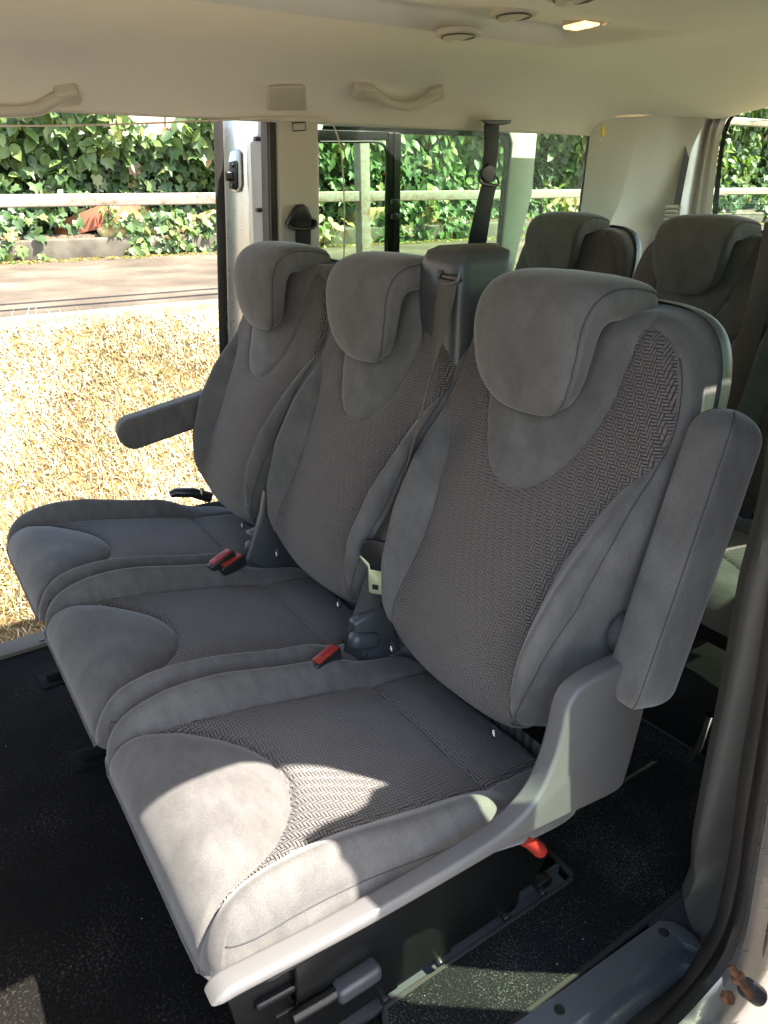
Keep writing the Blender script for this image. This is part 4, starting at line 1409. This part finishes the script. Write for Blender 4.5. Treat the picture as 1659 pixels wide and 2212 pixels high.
b3_ = ebelt('wide black seat belt crossing in front of the rearmost visible seat', (.2, -1.1, 1.0))
O3 = np.array(b3_.location)
def pr3(L, Rr, Y, name, mat):
    L = smooth_poly([U(u, v, 1, Y) - O3 for u, v in L], 40); Rr = smooth_poly([U(u, v, 1, Y) - O3 for u, v in Rr], 40)
    return ribbon(name, (L + Rr) / 2, Rr - L, np.linalg.norm(L - Rr, axis=1), .002, mat, b3_)
pr3([(1652, 480), (1636, 560), (1605, 690), (1570, 790), (1540, 880), (1500, 980)], [(1690, 480), (1680, 560), (1655, 680), (1625, 790), (1590, 890), (1550, 1000)], -1.02, 'strap', M_BELTG)

# cable along the roof edge that drops in front of the window
cb = [W(u, v, -.02) for u, v in ((-200, 272), (0, 272), (150, 271), (300, 267), (470, 260), (600, 254), (680, 253), (702, 256), (718, 268), (731, 300), (739, 345), (743, 420), (744, 480), (743, 560), (742, 640))]
cbl = tube('cable', smooth_poly(cb, 160), .0022, M_WIRE, None, 8)
props(cbl, 'thin pale cable strung along the roof edge and dropping past the side window', 'cable')

# key tag hanging from the rear lining
kt = empty('key_tag', W(1301, 268, -.05), 'small yellow key tag hanging at the top of the rear quarter panel', 'key tag')
M_YEL = simple('yellow plastic', (.75, .52, .03), .35)
KO = np.array(kt.location)
def k2(u, v, off=-.05): return W(u, v, off) - KO
prism('tag_body', [k2(u, v) for u, v in ((1298, 275), (1301, 272), (1304, 275), (1305, 290), (1303, 295), (1299, 295), (1297, 290))], (-.006, 0, 0), M_YEL, kt, .002)
tube('tag_string', [k2(1301, 262), k2(1301, 274)], .0012, M_YEL, kt, 6)
tube('tag_pin', [k2(1301, 293), k2(1299, 303)], .0012, M_STEEL, kt, 6)

# rear row floor lever (bright rod seen beside the jamb)
rl = tube('floor_lever', [U(1533, 1545, 1, -.62), U(1512, 1610, 1, -.62), U(1490, 1645, 1, -.62)], .008, M_STEEL, None, 12)
props(rl, 'bright steel lever standing on the floor behind the nearest armrest', 'lever')

# crumbs and lint
M_CRUMB = simple('pale crumbs', (.34, .32, .28), .9)
bm = bmesh.new()
for i in range(34):
    if i < 24: c = (rng.uniform(.2, 1.25), rng.uniform(.42, 1.2), .003)
    else: c = (rng.uniform(-.25, -.13), rng.uniform(-.45, .15), .016)
    q = bmesh.ops.create_icosphere(bm, subdivisions=1, radius=rng.uniform(.0006, .0014), matrix=Matrix.Translation(c) @ Matrix.Diagonal((1, rng.uniform(.5, 1.8), .5, 1)))
o = from_bm('crumbs', bm, M_CRUMB)
props(o, 'tiny pale crumbs and lint scattered over the black carpet', 'crumbs', kind='stuff')

# floor anchors left of the seats
an = empty('floor_anchor', U(128, 1465, 2, .0), 'black floor anchor in the carpet in front of the middle seat', 'floor anchor', 'floor anchors')
box('anchor_plate', (0, 0, .003), (.07, .10, .006), M_MATT, an, .002)
box('anchor_latch', (0, 0, .014), (.026, .06, .022), M_MATT, an, .006)
an2 = empty('floor_anchor', U(205, 1632, 2, .0), 'black floor anchor in the carpet just in front of the nearest seat', 'floor anchor', 'floor anchors')
for ch in list(an.children):
    c = ch.copy(); COL.objects.link(c); c.parent = an2

# ------------------------------------------------------------------ outdoors
def gz(X):
    return table(X, [(-30, -.62), (1.3, -.62), (1.9, -.60), (2.3, -.42), (2.8, -.05), (3.3, .36), (3.58, .565), (3.66, .58), (60, .58)])


M_SOIL, t_, p_ = mat_new('dry soil')
a = noise(t_, 3, 6, .65); b = noise(t_, 45, 5, .7)
mx = t_.nodes.new('ShaderNodeMix'); mx.inputs[0].default_value = .5
t_.links.new(a.outputs[0], mx.inputs[2]); t_.links.new(b.outputs[0], mx.inputs[3])
t_.links.new(ramp(t_, mx.outputs[0], [(.38, (.07, .045, .022)), (.5, (.20, .135, .06)), (.62, (.34, .25, .12))]), p_.inputs['Base Color'])
pset(p_, rough=1, spec=.1); bump(t_, p_, b.outputs[0], 1, .03)
xs = np.r_[np.linspace(-60, 1.2, 14), np.linspace(1.3, 3.7, 60), np.linspace(4, 60, 12)]
ysg = np.r_[np.linspace(60, 6, 8), np.linspace(5, -16, 120), np.linspace(-20, -80, 8)]
GX, GY = np.meshgrid(xs, ysg, indexing='ij')
GZ = gz(GX) + np.where((GX > 1.8) & (GX < 3.66), .025 * np.sin(GX * 9 + GY * 3) * np.cos(GY * 5 - GX * 2), 0) - np.where(GX > 3.7, .02, 0)
gr = mk('ground', np.stack([GX, GY, GZ], -1).reshape(-1, 3), grid_faces(*GX.shape), M_SOIL); gr['kind'] = 'structure'

M_ASPH, t_, p_ = mat_new('pale worn asphalt')
a = noise(t_, 160, 4, .8); b = noise(t_, 1.5, 5, .6)
mx = t_.nodes.new('ShaderNodeMix'); mx.inputs[0].default_value = .45
t_.links.new(a.outputs[0], mx.inputs[2]); t_.links.new(b.outputs[0], mx.inputs[3])
t_.links.new(ramp(t_, mx.outputs[0], [(.36, (.035, .027, .020)), (.5, (.090, .072, .053)), (.64, (.20, .16, .118))]), p_.inputs['Base Color'])
pset(p_, rough=.95, spec=.2); bump(t_, p_, a.outputs[0], .8, .006)
PZ = .62
xs = np.linspace(3.74, 7.75, 30); ysp = np.linspace(12, -30, 160)
PX, PY = np.meshgrid(xs, ysp, indexing='ij')
pt = mk('path', np.stack([PX, PY, PZ + .004 * np.sin(PY * 1.3) + .0 * PX], -1).reshape(-1, 3), grid_faces(*PX.shape), M_ASPH); pt['kind'] = 'structure'
M_CONC = simple('weathered concrete', (.20, .165, .11), .95, var=.35, scale=6, bumps=.8, bscale=60)
M_CONCG = simple('mossy concrete', (.085, .075, .055), .95, var=.45, scale=5, bumps=.9, bscale=50)
k = box('path_edging', (3.70, -8, .572), (.09, 44, .12), M_CONC, None, .018); k['kind'] = 'structure'
k = box('far_kerb', (7.85, -8, .71), (.16, 44, .22), M_CONCG, None, .02); k['kind'] = 'structure'
# joints of the kerb
# railing
M_GALV, t_, p_ = mat_new('worn galvanised paint')
a = noise(t_, 3, 6, .7, vec=stretch(t_, (1, .35, 1))); b = noise(t_, 30, 5, .7)
mx = t_.nodes.new('ShaderNodeMix'); mx.inputs[0].default_value = .4
t_.links.new(a.outputs[0], mx.inputs[2]); t_.links.new(b.outputs[0], mx.inputs[3])
t_.links.new(ramp(t_, mx.outputs[0], [(.40, (.15, .085, .05)), (.48, (.21, .175, .14)), (.60, (.25, .235, .21))]), p_.inputs['Base Color'])
pset(p_, rough=.55, metal=.15)
railg = empty('railing', (3.80, -2.3, .64), 'weathered pale metal railing of square rails between the grass bank and the path', 'railing')
RO = np.array(railg.location)
def rbox(name, c, s, bev=.006): return box(name, np.array(c) - RO, s, M_GALV, railg, bev)
rbox('middle_rail', (3.80, -8, 1.205), (.06, 44, .064)); rbox('top_rail', (3.80, -8, 1.800), (.06, 44, .064))
py = -2.30
for kpost in range(-7, 3):
    y = py + kpost * 2.55
    rbox('post', (3.80, y, 1.20), (.085 if kpost == 0 else .06, .075, 1.15))

# unseen ground added near the van to bounce light inside, where the photographer stands
pv = mk('bounce_ground', [(-.62, 12, -.612), (-9, 12, -.612), (-9, -14, -.612), (-.62, -14, -.612)], [(0, 1, 2, 3)], M_BOUNCE := simple('grey bounce ground', (.20, .185, .165), .95, var=.1, scale=2), smooth=False); pv['kind'] = 'structure'
# retaining edge and soil behind the kerb
M_EARTH = simple('dark leaf litter', (.07, .05, .03), 1, var=.6, scale=30, bumps=1, bscale=60)
bx_ = box('hedge_bank', (8.6, -8, .60), (1.4, 44, .5), M_EARTH, None, .08); bx_['kind'] = 'structure'
M_STONE = simple('yellow sandstone', (.36, .27, .12), .9, var=.4, scale=9, bumps=.9, bscale=25)
M_STONEW = simple('pale sandstone', (.46, .40, .30), .9, var=.25, scale=9, bumps=.9, bscale=25)
M_TERR = simple('terracotta', (.30, .095, .05), .8, var=.2, scale=8, bumps=.4, bscale=60)


def stone(px, py_, w_, h_, mat, label, X=7.98, seed=0):
    c = U(px, py_, 0, X)
    bm = bmesh.new()
    bmesh.ops.create_icosphere(bm, subdivisions=4, radius=1)
    r = np.random.default_rng(seed)
    ph = r.uniform(0, 6, 9)
    for v in bm.verts:
        d = v.co.normalized()
        s = 1 + .10 * math.sin(d.x * 4 + ph[0]) + .09 * math.sin(d.y * 5 + ph[1]) + .08 * math.sin(d.z * 6 + ph[2]) + .05 * math.sin(d.y * 13 + d.z * 9 + ph[3])
        q = [math.copysign(abs(t) ** .5, t) for t in d]
        v.co = Vector((q[0] * .14, q[1] * w_ / 2, q[2] * h_ / 2)) * s
    o = from_bm('stone', bm, mat, None, sharp=60)
    o.location = c
    return props(o, label, 'stone', 'sandstone lumps under the hedge')


stone(275, 504, .62, .20, M_STONE, 'long yellowish stone below the terracotta piece', seed=1)
stone(488, 484, .55, .30, M_STONE, 'squarish yellow stone under the hedge beside leafy weeds', seed=2)
stone(800, 466, .60, .24, M_STONE, 'tan stone behind the railing post seen through the side glass', seed=4, X=8.0)
stone(935, 480, .75, .26, M_STONE, 'broad ochre stone seen through the middle of the side glass', seed=5, X=8.0)
stone(1235, 452, 1.1, .34, M_STONE, 'rounded ochre stone at the rear end of the side glass', seed=6, X=8.0)
tp = [U(u, v, 0, 7.98) for u, v in ((125, 480), (170, 464), (205, 448), (240, 434), (268, 428), (352, 432), (346, 460), (300, 478), (240, 490), (190, 500), (140, 520), (128, 505))]
# curved shard of a big pot
tsh = []
bm = bmesh.new()
tpc = np.mean(tp, 0)
bm_prism(bm, [p - tpc for p in tp], (.03, 0, 0), 0)
bmesh.ops.triangulate(bm, faces=bm.faces[:])
bmesh.ops.subdivide_edges(bm, edges=bm.edges[:], cuts=3)
for v in bm.verts: v.co.x += .9 * (v.co.y ** 2)
o = from_bm('pot_shard', bm, M_TERR, None, sharp=60); o.location = tpc
props(o, 'broken orange terracotta pot piece lying under the ivy', 'pot shard')


# leaves
def leaf_cloud(name, C, Nrm, size, kind_pts, rnd, mat, fold=.25):
    n = len(C)
    kp = np.array(kind_pts, float)          # outline in (across, along), origin at stalk
    K = len(kp)
    t = rng.normal(size=(n, 3)) * .55 + np.array([0, 0, -1.0])
    t -= (t * Nrm).sum(1)[:, None] * Nrm; t /= np.linalg.norm(t, axis=1)[:, None]
    s = np.cross(Nrm, t)
    V = C[:, None, :] + size[:, None, None] * (kp[None, :, 0, None] * s[:, None, :] + kp[None, :, 1, None] * t[:, None, :]
                                               + (np.abs(kp[None, :, 0]) * fold - .25 * kp[None, :, 1] ** 2)[..., None] * Nrm[:, None, :])
    V = V.reshape(-1, 3)
    base = (np.arange(n) * K)[:, None]
    # fan around vertex 0 (midrib start) -> triangles
    tri = np.array([(0, i, i + 1) for i in range(1, K - 1)])
    F = (base[:, :, None] + tri[None]).reshape(-1, 3)
    me = D.meshes.new(name)
    me.vertices.add(len(V)); me.vertices.foreach_set('co', V.astype(np.float32).ravel())
    me.loops.add(len(F) * 3); me.loops.foreach_set('vertex_index', F.astype(np.int32).ravel())
    me.polygons.add(len(F)); me.polygons.foreach_set('loop_start', (np.arange(len(F)) * 3).astype(np.int32))
    me.update(calc_edges=True)
    at = me.attributes.new('tone', 'FLOAT', 'POINT')
    at.data.foreach_set('value', np.repeat(rnd, K).astype(np.float32))
    me.materials.append(mat)
    o = D.objects.new(name, me); COL.objects.link(o)
    return o


def leaf_mat(name, stops, transl=.35):
    m, t, p = mat_new(name)
    at = t.nodes.new('ShaderNodeAttribute'); at.attribute_name = 'tone'
    c = ramp(t, at.outputs['Fac'], stops)
    t.links.new(c, p.inputs['Base Color'])
    pset(p, rough=.42, spec=.45)
    tr = t.nodes.new('ShaderNodeBsdfTranslucent'); mixc = t.nodes.new('ShaderNodeMix'); mixc.data_type = 'RGBA'; mixc.blend_type = 'MULTIPLY'
    mixc.inputs[0].default_value = 1; mixc.inputs[7].default_value = (1.5, 1.55, .7, 1)
    t.links.new(c, mixc.inputs[6]); t.links.new(mixc.outputs[2], tr.inputs[0])
    ms = t.nodes.new('ShaderNodeMixShader'); ms.inputs[0].default_value = transl
    t.links.new(p.outputs[0], ms.inputs[1]); t.links.new(tr.outputs[0], ms.inputs[2])
    t.links.new(ms.outputs[0], t.nodes['Material Output'].inputs[0])
    return m


IVY = [(0, 0), (.28, -.16), (.52, .10), (.36, .34), (.42, .62), (.14, .62), (0, 1.0), (-.14, .62), (-.42, .62), (-.36, .34), (-.52, .10), (-.28, -.16)]
OVAL = [(0, 0), (.22, .12), (.34, .38), (.28, .68), (0, 1.05), (-.28, .68), (-.34, .38), (-.22, .12)]
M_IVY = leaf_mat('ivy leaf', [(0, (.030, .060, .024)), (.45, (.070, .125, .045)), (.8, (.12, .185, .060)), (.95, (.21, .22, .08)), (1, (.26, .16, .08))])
M_LEAFL = leaf_mat('light hedge leaf', [(0, (.045, .085, .028)), (.45, (.11, .175, .050)), (.8, (.19, .25, .075)), (.96, (.34, .32, .12)), (1, (.36, .22, .10))])


def hedge_face(y, z):
    """X of the hedge's uneven front"""
    return 8.12 + .16 * np.sin(y * 1.7 + .8 * z) + .13 * np.sin(z * 3.1 - y * .9 + 2) + .08 * np.sin(y * 5.3 + z * 4.1) - .16 * np.maximum(0, z - 1.5)


def normals(n, fx=-1.0, up=.75, sp=.6):
    v = np.array([fx, 0, up]) + rng.normal(size=(n, 3)) * sp
    return v / np.linalg.norm(v, axis=1)[:, None]


def hedge_top(y): return 2.25 + .35 * np.sin(y * 1.1 + 1) + 1.3 * sstep(-y, 2.0, 4.0) + .25 * np.sin(y * 2.9)


n = 26000
y = rng.uniform(-22, 4.5, n) if False else np.where(rng.random(n) < .62, rng.uniform(-9, 2.0, n), rng.uniform(-24, -8, n))
z = rng.uniform(.72, 1.0, n) ** 1.0 * 0 + .80 + rng.random(n) ** .9 * 3.0
ok = z < hedge_top(y)
lowgap = (z < .98) & (rng.random(n) < .55)
ok &= ~lowgap
y, z = y[ok], z[ok]; n = len(y)
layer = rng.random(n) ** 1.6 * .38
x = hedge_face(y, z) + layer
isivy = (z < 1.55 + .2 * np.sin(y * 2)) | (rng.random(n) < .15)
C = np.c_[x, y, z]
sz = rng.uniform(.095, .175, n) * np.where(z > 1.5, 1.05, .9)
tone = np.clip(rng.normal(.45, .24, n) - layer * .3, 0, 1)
hv = empty('ivy_hedge', (8.2, -6, .7), 'tall tangled green ivy and leafy hedge behind the path', 'hedge')
hv['kind'] = 'stuff'
nn_ = normals(n)
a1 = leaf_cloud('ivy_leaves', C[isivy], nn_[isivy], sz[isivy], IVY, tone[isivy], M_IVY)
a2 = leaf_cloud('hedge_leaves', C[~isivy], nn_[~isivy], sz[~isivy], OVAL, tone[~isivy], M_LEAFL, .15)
for o in (a1, a2):
    o.parent = hv; o.matrix_parent_inverse = Matrix.Translation(-hv.location); o['kind'] = 'stuff'
m2 = 3600
y2 = rng.uniform(-16, 2.5, m2); keep = (np.sin(y2 * 2.1 + 1) + .6 * np.sin(y2 * 5.7) + rng.normal(0, .35, m2)) > -.05; y2 = y2[keep]; m2 = len(y2)
C2 = np.c_[rng.uniform(7.70, 7.98, m2), y2, np.zeros(m2)]
C2[:, 2] = np.where(C2[:, 0] < 7.76, rng.uniform(.64, .82, m2), rng.uniform(.78, 1.05, m2))
a3 = leaf_cloud('kerb_ivy', C2, normals(m2, -.9, .8, .5), rng.uniform(.06, .13, m2), IVY, np.clip(rng.normal(.55, .25, m2), 0, 1), M_IVY)
m3 = 2600
C3 = np.c_[7.74 - np.abs(rng.normal(0, .16, m3)), rng.uniform(-14, 2.5, m3), np.full(m3, .632)]
a4 = leaf_cloud('leaf_litter', C3, normals(m3, 0, 1, .25), rng.uniform(.02, .06, m3), OVAL, np.clip(rng.normal(.95, .12, m3), 0, 1), M_IVY)
props(a4, 'fallen brown leaves scattered along the kerb of the path', 'leaves', kind='stuff')
a3.parent = hv; a3.matrix_parent_inverse = Matrix.Translation(-hv.location); a3['kind'] = 'stuff'
# stems
bm = bmesh.new()
M_BARK = simple('brown stem', (.08, .055, .035), .9, var=.3, bumps=.5)
for i in range(24):
    yy = rng.uniform(-12, 1.5); x0 = hedge_face(yy, 1.2) + rng.uniform(.02, .25)
    pts = [(x0, yy, .8)]
    for k in range(5):
        q = pts[-1]; pts.append((q[0] + rng.normal(0, .05), q[1] + rng.normal(0, .10), q[2] + rng.uniform(.18, .34)))
    tube_bm(bm, smooth_poly(pts, 14), rng.uniform(.006, .016), 5)
o = from_bm('hedge_stems', bm, M_BARK); o.parent = hv; o.matrix_parent_inverse = Matrix.Translation(-hv.location); o['kind'] = 'stuff'
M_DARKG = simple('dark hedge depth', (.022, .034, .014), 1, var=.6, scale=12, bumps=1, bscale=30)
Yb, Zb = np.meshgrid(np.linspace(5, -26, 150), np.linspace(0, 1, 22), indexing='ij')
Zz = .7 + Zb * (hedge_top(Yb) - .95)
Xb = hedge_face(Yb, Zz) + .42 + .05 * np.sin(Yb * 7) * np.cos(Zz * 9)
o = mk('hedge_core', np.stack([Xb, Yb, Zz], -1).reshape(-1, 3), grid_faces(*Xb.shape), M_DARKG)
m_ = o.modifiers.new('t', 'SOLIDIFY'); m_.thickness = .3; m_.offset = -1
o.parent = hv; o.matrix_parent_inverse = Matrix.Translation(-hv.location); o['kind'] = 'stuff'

# sunlit brick house wall beyond the hedge
M_BRICK, t_, p_ = mat_new('pinkish brick')
br = t_.nodes.new('ShaderNodeTexBrick'); tc = stretch(t_, (1, 1, 1))
sp_ = t_.nodes.new('ShaderNodeSeparateXYZ'); cb_ = t_.nodes.new('ShaderNodeCombineXYZ')
t_.links.new(tc, sp_.inputs[0]); t_.links.new(sp_.outputs[1], cb_.inputs[0]); t_.links.new(sp_.outputs[2], cb_.inputs[1]); t_.links.new(cb_.outputs[0], br.inputs[0])
br.inputs['Color1'].default_value = (.50, .24, .15, 1); br.inputs['Color2'].default_value = (.60, .34, .22, 1); br.inputs['Mortar'].default_value = (.55, .48, .38, 1)
br.inputs['Scale'].default_value = 4.2; br.inputs['Mortar Size'].default_value = .02
t_.links.new(br.outputs[0], p_.inputs['Base Color']); pset(p_, rough=.9)
bw = box('brick_wall', (12.6, -4, 2.2), (.3, 26, 4.0), M_BRICK, None, .01)
props(bw, 'sunlit pinkish brick wall showing through gaps above the hedge', 'wall')

# grass on the bank (dry, cut) + green weeds
M_STRAW, t_, p_ = mat_new('straw grass')
at = t_.nodes.new('ShaderNodeAttribute'); at.attribute_name = 'tone'
t_.links.new(ramp(t_, at.outputs['Fac'], [(0, (.045, .028, .010)), (.3, (.17, .115, .040)), (.55, (.37, .30, .16)), (.8, (.53, .46, .30)), (1, (.68, .62, .48))]), p_.inputs['Base Color'])
pset(p_, rough=.7, spec=.3)


def blades(name, n, x0, x1, y0, y1, hmin, hmax, wmin, wmax, mat, lay=.9, tone_=(.0, 1.0), dens=None):
    x = rng.uniform(x0, x1, n); y = rng.uniform(y0, y1, n)
    if dens is not None:
        k = dens(x, y) > rng.random(n); x, y = x[k], y[k]; n = len(x)
    z = gz(x) + .025 * np.sin(x * 9 + y * 3) * np.cos(y * 5 - x * 2)
    L = rng.uniform(hmin, hmax, n); wd = rng.uniform(wmin, wmax, n)
    a = rng.uniform(0, 2 * np.pi, n); el = np.abs(rng.normal(0, 1, n)) * (1 - lay) + rng.uniform(0.02, .5, n)
    el = np.clip(el, .02, 1.4)
    d = np.stack([np.cos(a) * np.cos(el), np.sin(a) * np.cos(el), np.sin(el)], 1)
    slope = np.interp(x, [1.9, 2.3, 3.6, 3.7], [.1, .85, .7, .1])
    d[:, 2] += d[:, 0] * slope
    s = np.stack([-np.sin(a), np.cos(a), rng.normal(0, .5, n)], 1); s /= np.linalg.norm(s, axis=1)[:, None]
    p0 = np.stack([x, y, z + .004], 1)
    p1 = p0 + d * L[:, None] * .5 + np.array([0, 0, 1]) * (L * .10)[:, None]
    p2 = p0 + d * L[:, None]
    V = np.stack([p0 - s * wd[:, None] / 2, p0 + s * wd[:, None] / 2, p1 + s * wd[:, None] * .45, p1 - s * wd[:, None] * .45, p2], 1).reshape(-1, 3)
    b = np.arange(n) * 5
    F3 = np.stack([b + 3, b + 2, b + 4], 1); F4 = np.stack([b, b + 1, b + 2, b + 3], 1)
    me = D.meshes.new(name)
    me.vertices.add(len(V)); me.vertices.foreach_set('co', V.astype(np.float32).ravel())
    loops = np.concatenate([F4.ravel(), F3.ravel()]).astype(np.int32)
    me.loops.add(len(loops)); me.loops.foreach_set('vertex_index', loops)
    me.polygons.add(2 * n); me.polygons.foreach_set('loop_start', np.concatenate([np.arange(n) * 4, 4 * n + np.arange(n) * 3]).astype(np.int32))
    me.update(calc_edges=True)
    t = np.clip(rng.normal(.52, .30, n) + .18 * np.sin(x * 4 + 2 * np.sin(y * 3)), tone_[0], tone_[1])
    me.attributes.new('tone', 'FLOAT', 'POINT').data.foreach_set('value', np.repeat(t, 5).astype(np.float32))
    me.materials.append(mat)
    o = D.objects.new(name, me); COL.objects.link(o)
    o['kind'] = 'stuff'; 
    return o


def clump(x, y):
    q = np.sin(x * 11 + 3 * np.sin(y * 5)) * np.sin(y * 13 + 2 * np.sin(x * 7)) + .6 * np.sin(x * 29 + y * 17) * np.sin(y * 31 - x * 19)
    return .30 + .70 * (q > -.15)


g1 = blades('dry_grass', 175000, 1.75, 3.68, -2.2, 1.5, .010, .050, .0014, .0055, M_STRAW, lay=.8, dens=clump)
props(g1, 'pale dry cut grass covering the bank beyond the open door', 'grass')
g1b = blades('long_grass', 8000, 1.75, 3.68, -2.2, 1.5, .05, .11, .0015, .004, M_STRAW, lay=.75, dens=lambda x, y: .2 + .8 * (np.sin(x * 6 + 1) * np.sin(y * 7) > .2))
props(g1b, 'longer straw stalks lying over the mown bank', 'grass')
M_GREENG = leaf_mat('green blades', [(0, (.08, .12, .02)), (1, (.22, .26, .06))])
g2 = blades('green_grass', 3500, 1.8, 3.74, -2.2, 1.5, .03, .10, .003, .007, M_GREENG, dens=lambda x, y: .25 + .75 * (np.sin(x * 5 + 1) * np.sin(y * 4) > .35))
props(g2, 'sparse green shoots among the dry grass of the bank', 'grass')


# weeds growing at the kerb
def weed(u, v, X, h, nl, label, seed, bright=.5, size=.09):
    r = np.random.default_rng(seed)
    base = U(u, v, 0, X)
    e = empty('weed', base, label, 'weed', 'weeds at the foot of the hedge')
    bm = bmesh.new(); C = []
    for i in range(max(2, nl // 5)):
        p = [np.zeros(3)]; d = np.array([r.normal(-.1, .2), r.normal(0, .35), 1.0])
        for k in range(4):
            p.append(p[-1] + d / np.linalg.norm(d) * h / 4); d += r.normal(0, .25, 3) * (1, 1, .3)
        tube_bm(bm, smooth_poly(p, 10), .004, 5)
        for k in range(5): C.append(p[r.integers(1, 5)] + r.normal(0, .035, 3))
    from_bm('stem', bm, M_BARK, e)
    C = np.array(C)
    o = leaf_cloud('leaves', C, normals(len(C), -.8, .9, .5), r.uniform(.7, 1.3, len(C)) * size, OVAL, np.clip(r.normal(bright, .15, len(C)), 0, 1), M_LEAFL, .15)
    o.parent = e
    return e


weed(385, 530, 7.72, .30, 30, 'leafy weed cluster at the kerb below the railing', 3, .6)
weed(590, 530, 7.72, .24, 60, 'bright yellow green creeper at the kerb near the door edge', 5, .97, .10)
weed(300, 545, 7.70, .12, 12, 'low green leaves lying on the path edge', 8, .6)
weed(702, 545, 7.60, .42, 50, 'yellow green bush beside the railing post seen through glass', 12, .92, .11)
weed(930, 470, 7.7, .35, 35, 'light green sprig seen through the side glass right of the post', 15, .88, .11)
weed(665, 500, 7.8, .30, 30, 'green clump at the hedge foot just left of the door edge', 21, .6)
weed(235, 470, 7.84, .22, 30, 'round leaved plant growing over the terracotta piece', 23, .7, .06)
weed(1215, 470, 7.8, .4, 40, 'pale green sprigs behind the rear part of the side glass', 25, .85, .1)
